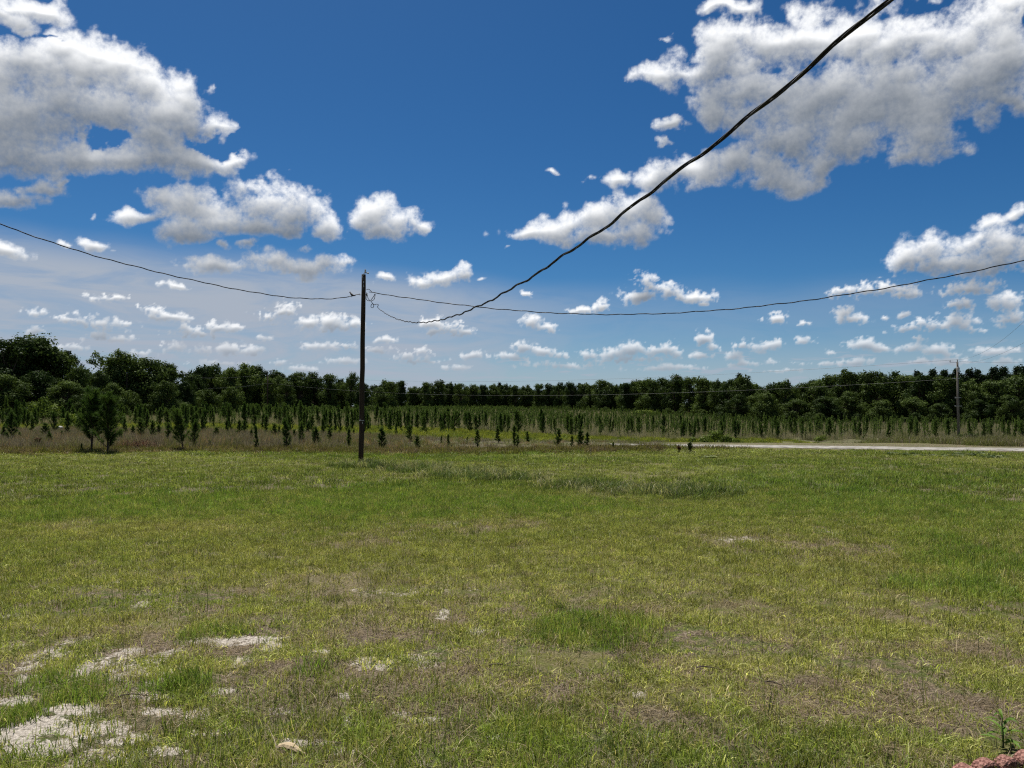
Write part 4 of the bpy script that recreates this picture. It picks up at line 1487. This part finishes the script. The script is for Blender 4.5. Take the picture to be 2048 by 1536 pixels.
def spun(path, r_strand, r_helix, pitch, n, mats, names, parent):
    """strands twisted about a path; each strand is its own part"""
    P = np.asarray(path)
    seg = np.concatenate([[0], np.cumsum(np.linalg.norm(np.diff(P, axis=0), axis=1))])
    L = seg[-1]
    t = np.arange(0, L, pitch / 14)
    C = np.column_stack([np.interp(t, seg, P[:, k]) for k in range(3)])
    T = np.gradient(C, axis=0)
    T /= np.linalg.norm(T, axis=1)[:, None]
    a = np.cross(T, [0, 0, 1.0])
    a /= np.linalg.norm(a, axis=1)[:, None]
    b = np.cross(a, T)
    for k in range(n):
        w = t / pitch * 2 * math.pi + 2 * math.pi * k / n
        S = C + (np.cos(w)[:, None] * a + np.sin(w)[:, None] * b) * r_helix
        MB().add(tube(S, r_strand[k], 7)).build(names[k], mats[k], parent, smooth=True)


M_OLDBARE = principled('darkened_neutral_wire', (0.020, 0.020, 0.021), 0.85, spec=0.1, noise_scale=40.0)


def cable(name, label, pts, x_end, y_end, deg, s0, s1, r_strand, r_helix, pitch, strands):
    X0, sv = fit_track(pts, POLE_Y - 0.1, x_end, y_end)
    k = np.polyfit(sv[:, 0], sv[:, 1], deg)
    s = np.linspace(s0, s1, 500)
    path = np.column_stack([X0 + s * (x_end - X0), POLE_Y - 0.1 + s * (y_end - POLE_Y + 0.1), np.polyval(k, s)])
    arc = np.concatenate([[0], np.cumsum(np.linalg.norm(np.diff(path, axis=0), axis=1))])
    path[:, 2] += 0.008 * np.sin(arc * 7.9) + 0.006 * np.sin(arc * 3.1 + 1)      # set left in the twisted strands
    o = path[0].copy()
    e = empty(name, o, label=label, category='cable')
    n = strands
    spun(path - o, [r_strand] * (n - 1) + [r_strand * 0.8], r_helix, pitch, n, [M_CABLE] * (n - 1) + [M_OLDBARE], ['insulated_strand'] * (n - 1) + ['bare_strand'], e)


cable('service_cable', 'thick twisted black service cable sweeping from the main pole up to the upper right',
      [(756, 616), (780, 632), (830, 645), (880, 640), (930, 623), (1000, 592), (1080, 545), (1280, 400), (1400, 306), (1500, 232), (1650, 105), (1790, 0)],
      1.485, 3.0, 3, 0.0, 1.16, 0.0057, 0.0070, 1.05, 3)
cable('left_overhead_cable', 'thin black overhead cable running from the main pole to the left edge',
      [(720, 588), (690, 595), (640, 598), (560, 592), (400, 564), (200, 514), (0, 447)],
      -13.2, 20.0, 4, 0.0, 1.22, 0.0080, 0.0085, 0.9, 3)
cable('right_overhead_cable', 'thin black overhead cable running from the main pole to the right edge',
      [(738, 584), (800, 594), (900, 607), (1000, 618), (1150, 628), (1280, 629), (1400, 622), (1700, 588), (1900, 552), (2048, 521)],
      13.2, 20.0, 4, 0.0, 1.25, 0.0080, 0.0085, 0.9, 3)


# ------------------------------------------------------------------ bird on the left cable
def build_bird():
    p = at_depth(704, 594.3, POLE_Y - 0.35)
    e = empty('bird', p, 2.6, label='small dark bird perched on the left cable beside the main pole', category='bird')
    spine = [(-0.115, 0, 0.030, 0.006, 0.012), (-0.075, 0, 0.036, 0.008, 0.014), (-0.045, 0, 0.042, 0.020, 0.022), (-0.01, 0, 0.055, 0.031, 0.033), (0.025, 0, 0.078, 0.033, 0.034),
             (0.045, 0, 0.100, 0.026, 0.026), (0.055, 0, 0.118, 0.021, 0.021), (0.066, 0, 0.130, 0.020, 0.020), (0.080, 0, 0.133, 0.012, 0.012), (0.100, 0, 0.131, 0.003, 0.003)]
    V, Fc = [], []
    n = 10
    for x, y, z, ry, rz in spine:
        for k in range(n):
            w = 2 * math.pi * k / n
            V.append((x, y + ry * math.cos(w), z + rz * math.sin(w)))
    Fc = [tuple(f) for f in grid_faces(len(spine), n, wrap=True)]
    Fc += [tuple(range(n))[::-1], tuple((len(spine) - 1) * n + k for k in range(n))]
    feather = principled('bird_plumage', (0.030, 0.030, 0.034), 0.7, noise_scale=60.0)
    e.scale = (1.45, 1.45, 1.45)
    MB().add((V, Fc)).build('body', feather, e, smooth=True)
    for s in (-1, 1):
        MB().add(tube([(0.0, 0.010 * s, 0.035), (0.005, 0.011 * s, 0.012), (0.010, 0.011 * s, -0.004)], [0.004, 0.003, 0.003], 5)).build('leg', feather, e)


build_bird()


# ------------------------------------------------------------------ distant power line
def far_pole(px, top, foot, dist, label, r=0.15, mat=None):
    x = ray(px, 800)[0] / ray(px, 800)[1] * dist
    z = float(height(np.array([x]), np.array([dist]))[0])
    t = at_depth(px, top, dist)[2]
    e = empty('power_pole', (x, dist, z), label=label, category='pole', group='poles of the distant power line')
    h = t - z
    MB().add(tube([(0, 0, -0.4), (0, 0, h * 0.5), (0, 0, h)], [r, r * 0.85, r * 0.68], 10)).build('post', mat or M_POLE_GREY, e, smooth=True)
    MB().add(tube([(0, 0, h), (0, 0, h + 0.12), (0, 0, h + 0.2), (0, 0, h + 0.3)], [0.03, 0.07, 0.05, 0.07], 8)).build('insulator', M_CERAMIC, e)
    return np.array([x, dist, z]), h, e


PA, HA, EA = far_pole(1916, 724, 886, 93.0, 'weathered grey power pole behind the pale road at the far right', 0.155)
PB, HB, EB = far_pole(535, 750, 826, 200.0, 'distant power pole in front of the woods left of the main pole', 0.17, M_POLE)
PC, HC, EC = far_pole(253, 748, 838, 128.0, 'dark power pole before the left wood near the tall pine pair', 0.15, M_POLE)
# hardware on the near one
MB().add(box((-0.45, 0, HA - 0.02), (0.95, 0.05, 0.05))).build('side_arm', M_POLE_GREY, EA)
MB().add(tube([(-0.88, 0, HA + 0.02), (-0.88, 0, HA + 0.10), (-0.88, 0, HA + 0.2)], [0.03, 0.07, 0.03], 8)).build('insulator', M_CERAMIC, EA)
MB().add(tube([(0.0, -0.19, HA - 1.25), (0.0, -0.19, HA - 0.75), (0.0, -0.19, HA - 0.55)], [0.14, 0.14, 0.05], 10)).build('cut_out', M_METAL, EA)
for dz, w in ((-2.0, 0.9), (-4.3, 0.7), (-5.3, 0.8)):
    MB().add(box((-0.05 if dz < -2 else -0.3, -0.13, HA + dz), (w, 0.06, 0.06))).build('bracket', M_METAL, EA)
    MB().add(tube([(-w / 2 - 0.02, -0.13, HA + dz - 0.06), (-w / 2 - 0.02, -0.13, HA + dz + 0.1)], 0.06, 8)).build('insulator', M_CERAMIC, EA)


def span(name, label, a, b, sag, r=0.014, mat=None):
    a, b = np.asarray(a, float), np.asarray(b, float)
    s = np.linspace(0, 1, 50)
    p = a + (b - a) * s[:, None]
    p[:, 2] -= sag * 4 * s * (1 - s)
    MB().add(tube(p - a, r, 5)).build(name, mat or M_FARWIRE, None, smooth=True, label=label, category='wire', group='wires of the distant power line').location = a


def topz(P, H, d):
    return P + np.array([0, 0, H + d])


span('power_wire', 'upper far power wire between the distant left pole and the right pole', topz(PB, HB, 0.28), topz(PA, HA, 0.28), 2.3, 0.012)
span('power_wire', 'lower far power wire crossing the dark trees to the right pole', topz(PB, HB, -2.1), topz(PA, HA, -2.0), 2.6, 0.012)
span('power_wire', 'upper far power wire between the two poles by the left woods', topz(PC, HC, 0.28), topz(PB, HB, 0.28), 1.0, 0.014)
span('power_wire', 'lower far power wire between the two poles by the left woods', topz(PC, HC, -1.7), topz(PB, HB, -2.1), 1.0, 0.016)
LW = at_depth(-160, 760, 118)
span('power_wire', 'upper far power wire running to the left edge before the near wood', topz(PC, HC, -1.5), LW, 0.5, 0.014)
span('power_wire', 'lower far power wire running to the left edge before the near wood', topz(PC, HC, -2.6), LW + np.array([0, 0, -1.1]), 0.5, 0.014)
span('power_wire', 'level thin wire from the right pole top to the right edge', topz(PA, HA, 0.1), at_depth(2200, 718, 95), 0.3, 0.010)
span('power_wire', 'upper slanting thin wire rising from right pole toward the right edge', topz(PA, HA, 0.28), at_depth(2120, 568, 50), 1.2, 0.009)
span('power_wire', 'lower slanting thin wire rising from right pole toward the right edge', topz(PA, HA, -0.1), at_depth(2150, 618, 50), 1.0, 0.009)


# ------------------------------------------------------------------ bushes and single plants
def bush(name, label, cat, px, foot, w_m, h_m, mat, n, leaf, seed, y=None, group=None, lobes=16, stem=True):
    if y is None:
        x, yy, z = on_ground(px, foot)
    else:
        yy = y
        x = ray(px, 800)[0] / ray(px, 800)[1] * y
        z = float(height(np.array([x]), np.array([y]))[0])
    r = np.random.default_rng(seed)
    e = empty(name, (x, yy, z), label=label, category=cat)
    cs, rs = [], []
    mb = MB()
    for i in range(lobes):
        a, d = r.uniform(0, 6.28), r.uniform(0, 1) ** 0.6
        top = h_m * (1 - 0.55 * d * d)
        rad = min(h_m * 0.32, w_m * 0.24) * r.uniform(0.7, 1.25)
        c = np.array([w_m * 0.5 * d * math.cos(a), w_m * 0.35 * d * math.sin(a), max(rad * 0.6, top * r.uniform(0.45, 1.0) - rad * 0.6)])
        cs.append(c)
        rs.append(rad)
        mb.add(tube([(c[0] * 0.3, c[1] * 0.3, -0.05), c * 0.7, c], [0.03, 0.02, 0.008], 5))
    mb.build('stems', M_BARK, e)
    V, Fc = leaf_cloud(r, cs, rs, [max(20, n // lobes)] * lobes, leaf)
    link('foliage', np_mesh('foliage', V, Fc, [mat], ), e)
    return e


bush('vine_mound', 'bright green vine-covered mound beside the pale road right of centre', 'bush', 1432, 885, 5.4, 1.9, M_VINE, 4200, 0.17, 1, y=86)
bush('shrub', 'pale olive shrub behind the road left of the right pole', 'bush', 1774, 890, 2.0, 1.0, M_VINE, 1500, 0.12, 2, y=81.5)
bush('shrub', 'dark green shrub beside the foot of the right pole', 'bush', 1934, 886, 2.4, 1.7, M_LEAF, 1800, 0.16, 3, y=92)
bush('shrub', 'light green leafy shrub before the left wood behind small pines', 'bush', 92, 852, 3.8, 3.2, M_VINE, 3600, 0.22, 4, y=88)
bush('shrub', 'low green shrub at the far left edge below the wood', 'bush', 18, 852, 5.5, 2.0, M_LEAF, 3000, 0.22, 5, y=90)
bush('shrub', 'yellow-green shrub right of the small white rock in the weeds', 'bush', 150, 856, 3.6, 1.5, M_VINE, 2200, 0.16, 6, y=72)
bush('shrub', 'young olive sapling bush above the weeds behind the road', 'bush', 1640, 872, 1.5, 1.1, M_VINE, 700, 0.12, 7, y=98)
bush('shrub', 'green vines at the foot of the middle wood edge', 'bush', 1290, 832, 9.0, 3.0, M_VINE, 2600, 0.35, 8, y=262)
bush('dead_bush', 'rust-brown dead little pine at the far left of the weeds', 'bush', 73, 899, 0.55, 0.72, M_DEADLEAF, 900, 0.07, 9, lobes=8)


def spiky(name, label, px, foot, h, n, tint_mat, seed, lean=0.7, cat='plant'):
    x, y, z = on_ground(px, foot)
    r = np.random.default_rng(seed)
    e = empty(name, (x, y, z), label=label, category=cat)
    mb = MB()
    mb.add(tube([(0, 0, -0.05), (0.01, 0, h * 0.45), (0, 0.01, h * 0.62)], [0.03, 0.025, 0.012], 6))
    mb.build('stem', M_BARK, e)
    mb = MB()
    for i in range(n):
        a, el = r.uniform(0, 6.28), r.uniform(-0.5, 1.4)
        d = np.array([math.cos(a) * math.cos(el), math.sin(a) * math.cos(el), math.sin(el)])
        o = np.array([0, 0, h * r.uniform(0.22, 0.62)])
        L = h * r.uniform(0.36, 0.55)
        s = np.cross(d, [0, 0, 1.0])
        s = s / (np.linalg.norm(s) + 1e-9) * 0.032
        mid = o + d * L * 0.5
        mb.add(([o - s * 0.6, o + s * 0.6, mid + s, mid - s, o + d * L - np.array([0, 0, 0.1 * L])], [(0, 1, 2, 3), (3, 2, 4)]))
    mb.build('leaves', tint_mat, e)


M_SPIKE = foliage('spiky_leaf', (0.035, 0.050, 0.022), (0.085, 0.10, 0.045), 0.1, scale=3.0)
spiky('yucca_plant', 'dark spiky plant standing alone on the lawn before the road', 1380, 905, 0.52, 110, M_SPIKE, 4)
spiky('dead_stalk', 'small brown dead weed just left of the dark spiky plant', 1358, 906, 0.42, 46, M_DEADLEAF, 5, cat='weed')


def rust_grass():
    rng = np.random.default_rng(33)
    me = blades(900, 420, 0.75, 0.35, 0.95, 0.014, 0.45, M_STRAW, 'rust_grass_clump', 2, 0.7)
    x, y, z = on_ground(283, 901)
    o = link('rust_grass_clump', me, label='clump of pale rusty dry grass left of the broad dense pine', category='grass clump')
    o.location = (x, y, z)
    o.scale = (1.3, 0.8, 1.0)


def straw_mat():
    m, N = new_mat('rusty_straw')
    c = N.vec('SCALE', (0.30, 0.19, 0.125), scale=attr(N, 'shade'))
    df = N.new('ShaderNodeBsdfDiffuse')
    N.put(df.inputs['Color'], c)
    o = N.new('ShaderNodeOutputMaterial')
    m.node_tree.links.new(df.outputs[0], o.inputs['Surface'])
    return m


M_STRAW = straw_mat()
rust_grass()


def lump(name, label, cat, loc, size, mat, seed, rough=0.25, rz=0.0, sub=3):
    """rounded uneven stone-like body"""
    import bmesh
    bm = bmesh.new()
    bmesh.ops.create_icosphere(bm, subdivisions=sub, radius=1.0)
    co = np.array([v.co for v in bm.verts])
    d = 1 + rough * fbm(co * 1.4 + seed, 3, seed)
    for v, k in zip(bm.verts, d):
        v.co = v.co * k
    me = bpy.data.meshes.new(name)
    bm.to_mesh(me)
    bm.free()
    me.materials.append(mat)
    me.polygons.foreach_set('use_smooth', [True] * len(me.polygons))
    o = link(name, me, label=label, category=cat)
    o.location = loc
    o.scale = size
    o.rotation_euler = (0, 0, rz)
    return o


M_WHITE_ROCK = principled('pale_rock', (0.42, 0.41, 0.39), 0.9, noise_scale=5.0, dark=0.75)
x, y, z = on_ground(119, 866)
lump('pale_rock', 'small white rock half hidden in the weeds at the left', 'rock', (x, y, z + 0.40), (0.24, 0.2, 0.15), M_WHITE_ROCK, 3)


# ------------------------------------------------------------------ broad-leaved weeds in the lawn before the road
def rosettes():
    rng = np.random.default_rng(44)
    ms = []
    for i in range(4):
        r = np.random.default_rng(950 + i)
        V, Fc, S = [], [], []
        for k in range(16):
            a, L = r.uniform(0, 6.28), r.uniform(0.16, 0.34)
            d = np.array([math.cos(a), math.sin(a), 0])
            s = np.array([-math.sin(a), math.cos(a), 0]) * L * 0.28
            up = r.uniform(0.15, 0.9)
            p = [d * 0.02, d * L * 0.5 + s + [0, 0, L * up * 0.7], d * L + [0, 0, L * up * 0.6], d * L * 0.5 - s + [0, 0, L * up * 0.7]]
            b = len(V)
            V += p
            Fc.append((b, b + 1, b + 2, b + 3))
            S += [r.uniform(0.6, 1.4)] * 4
        ms.append(np_mesh('broadleaf_weed', V, Fc, [M_BLADE], attrs={'shade': np.array(S)}))
    coll = proto_collection('broadleaf_weed', ms)
    P = []
    for cx, cy, rx, ry, n in ((1935, 911, 42, 3.2, 60), (1985, 916, 30, 2.0, 26), (1788, 910, 10, 1.6, 12), (1830, 911, 24, 2.2, 12), (1425, 916, 14, 1.2, 12), (1880, 914, 30, 2.5, 8)):
        for k in range(n):
            P.append(on_ground(cx + rng.normal(0, rx * 0.55), cy + rng.normal(0, ry * 0.5)))
    n = len(P)
    t = np.where(rng.uniform(0, 1, n)[:, None] < 0.55, np.array([0.035, 0.055, 0.022]), np.array([0.17, 0.19, 0.11])) * rng.uniform(0.7, 1.3, n)[:, None]
    s = rng.uniform(0.35, 0.75, n)
    scatter('broadleaf_weeds', coll, 4, P, np.column_stack([np.zeros(n), np.zeros(n), rng.uniform(0, 6.28, n)]), np.column_stack([s, s, s]), t, rng,
            label='dark broad-leaved weeds in patches on the lawn near the road', category='weeds')


rosettes()


# ------------------------------------------------------------------ scalloped edging stones, lower right
def aggregate():
    m, N = new_mat('red_aggregate_concrete')
    co = N.new('ShaderNodeTexCoord').outputs['Object']
    v = N.new('ShaderNodeTexVoronoi', feature='F1')
    N.put(v.inputs['Vector'], co)
    v.inputs['Scale'].default_value = 95.0
    speck = N.sep(v.outputs['Color'])[0]
    c = N.col(N.ramp(speck, 0.2, 0.9), (0.085, 0.034, 0.026), (0.26, 0.135, 0.110))
    c = N.col(N.ramp(N.noise(co, 14.0, 4.0, 0.6), 0.45, 0.75), c, (0.11, 0.070, 0.055))
    b = N.new('ShaderNodeBsdfPrincipled')
    b.inputs['Roughness'].default_value = 0.92
    b.inputs['Specular IOR Level'].default_value = 0.2
    N.put(b.inputs['Base Color'], c)
    bp = N.new('ShaderNodeBump')
    bp.inputs['Strength'].default_value = 0.8
    bp.inputs['Distance'].default_value = 0.004
    N.put(bp.inputs['Height'], v.outputs['Distance'])
    N.put(b.inputs['Normal'], bp.outputs[0])
    o = N.new('ShaderNodeOutputMaterial')
    m.node_tree.links.new(b.outputs[0], o.inputs['Surface'])
    return m


def edging():
    agg = aggregate()
    a, b = np.array(on_lawn(1922, 1560)), np.array(on_lawn(2046, 1535))
    u = (b - a) / np.linalg.norm(b - a)
    rz = math.atan2(u[1], u[0])
    W, T = 0.158, 0.085
    rnd = random.Random(9)
    names = ['leftmost', 'second from the left', 'third from the left', 'fourth from the left', 'fifth from the left', 'rightmost']
    for i in range(6):
        n = 14
        prof = [(-W / 2, -0.06)] + [(-W / 2 * math.cos(math.pi * k / n), 0.028 + 0.062 * math.sin(math.pi * k / n)) for k in range(n + 1)] + [(W / 2, -0.06)]
        V, rings = [], []
        for yy, ins in ((-T / 2, 0.012), (-T / 2 + 0.010, 0.002), (-T / 2 + 0.02, 0.0), (T / 2 - 0.02, 0.0), (T / 2 - 0.010, 0.002), (T / 2, 0.012)):
            ring = []
            for x, z in prof:
                k = 1 - ins / 0.08
                ring.append(len(V))
                V.append((x * k + rnd.gauss(0, 0.0009), yy + rnd.gauss(0, 0.0009), (z - ins if z > 0 else z) + rnd.gauss(0, 0.0009)))
            rings.append(ring)
        Fc = []
        for r0, r1 in zip(rings[:-1], rings[1:]):
            for k in range(len(prof) - 1):
                Fc.append((r0[k], r0[k + 1], r1[k + 1], r1[k]))
        Fc += [tuple(rings[0])[::-1], tuple(rings[-1])]
        o = MB().add((V, Fc)).build('edging_stone', agg, None, smooth=False, label='round-topped red concrete edging stone at the lower right, ' + names[i], category='edging stone', group='scalloped edging stones')
        p = a + u * (i * W * 1.015 + 0.02)
        o.location = (p[0], p[1], float(height(np.array([p[0]]), np.array([p[1]]))[0]) + rnd.uniform(-0.006, 0.008))
        o.rotation_euler = (rnd.gauss(0, 0.05), rnd.gauss(0, 0.03), rz + rnd.gauss(0, 0.04))


edging()


def leafy_plant():
    x, y = on_lawn(2006, 1497)
    z = float(height(np.array([x]), np.array([y]))[0])
    e = empty('garden_plant', (x, y, z), label='young bright green lance-leaved plant behind the edging stones', category='plant')
    leafm = foliage('lance_leaf', (0.055, 0.11, 0.018), (0.13, 0.20, 0.035), 0.3, scale=6.0)
    MB().add(tube([(0, 0, -0.02), (0.004, 0, 0.07), (-0.002, 0.004, 0.15), (0, 0, 0.19)], [0.006, 0.005, 0.004, 0.002], 6)).build('stem', principled('green_stem', (0.06, 0.08, 0.025), 0.7), e)
    r = np.random.default_rng(3)
    for k in range(13):
        a = k * 2.399
        h = 0.03 + 0.155 * k / 12
        L = (0.155 - 0.06 * k / 12) * r.uniform(0.85, 1.1)
        rise = 0.25 + 1.0 * k / 12
        V = []
        for j in range(7):
            f = j / 6
            w = 0.030 * math.sin(math.pi * min(1, f * 0.93 + 0.07)) ** 0.8 * (L / 0.15)
            d = L * f
            zz = h + d * rise * (1 - 0.55 * f) - 0.02 * f * f
            for s, dz in ((-1, 0.010), (0, 0), (1, 0.010)):
                V.append((math.cos(a) * d - math.sin(a) * w * 0.5 * s, math.sin(a) * d + math.cos(a) * w * 0.5 * s, zz + dz * (w / 0.03)))
        MB().add((V, grid_faces(7, 3))).build('leaf', leafm, e, smooth=True)


leafy_plant()


# ------------------------------------------------------------------ things lying on the lawn
def litter():
    chip = principled('split_wood', (0.50, 0.39, 0.24), 0.85, noise_scale=14.0, dark=0.55, bump=0.4, stretch=(0.4, 3, 3))
    x, y = on_lawn(580, 1504)
    r = np.random.default_rng(8)
    n, m = 12, 6
    V = []
    for i in range(n):
        f = i / (n - 1)
        w = 0.026 * math.sin(math.pi * (0.1 + 0.85 * f)) ** 0.5 * r.uniform(0.8, 1.2)
        t = 0.012 * math.sin(math.pi * (0.08 + 0.84 * f)) ** 0.6
        for k in range(m):
            q = 2 * math.pi * k / m
            V.append(((f - 0.5) * 0.17, math.cos(q) * w + 0.012 * math.sin(f * 4), 0.016 + math.sin(q) * t + 0.012 * math.sin(f * 3.1) + r.normal(0, 0.0012)))
    Fc = [tuple(q) for q in grid_faces(n, m, wrap=True)] + [tuple(range(m))[::-1], tuple((n - 1) * m + k for k in range(m))]
    o = MB().add((V, Fc)).build('wood_chip', chip, None, label='pale orange splinter of wood lying on the near grass', category='wood chip')
    o.location = (x, y, float(height(np.array([x]), np.array([y]))[0]) + 0.012)
    o.rotation_euler = (0.15, 0.05, -0.35)
    twig = principled('dry_twig', (0.085, 0.065, 0.05), 0.9, noise_scale=20.0)
    for (px, py, L, rz, lab) in ((1434, 1340, 0.32, 0.05, 'dark thin twig lying on the lawn right of centre'), (290, 1393, 0.36, 0.35, 'dark twig beside the sandy patch on the left'),
                                 (1010, 1334, 0.26, -0.15, 'pale bent twig on the near lawn at centre'), (860, 1432, 0.24, 0.1, 'short twig across the dry patch left of centre'),
                                 (1560, 1372, 0.22, -0.1, 'short dark twig in the dry grass on the right')):
        x, y = on_lawn(px, py)
        c = [np.array([(f - 0.5) * L, 0.02 * math.sin(f * 5 + px), 0.012 + 0.010 * math.sin(f * 7)]) for f in np.linspace(0, 1, 9)]
        mb = MB().add(tube(c, np.linspace(0.0055, 0.002, 9), 6))
        mb.add(tube([c[4], c[4] + np.array([0.03, 0.025, 0.012]), c[4] + np.array([0.07, 0.05, 0.02])], [0.003, 0.002, 0.001], 5))
        o = mb.build('twig', twig, None, smooth=True, label=lab, category='twig', group='twigs on the lawn')
        o.location = (x, y, float(height(np.array([x]), np.array([y]))[0]) + 0.008)
        o.rotation_euler = (0, 0, rz)


litter()
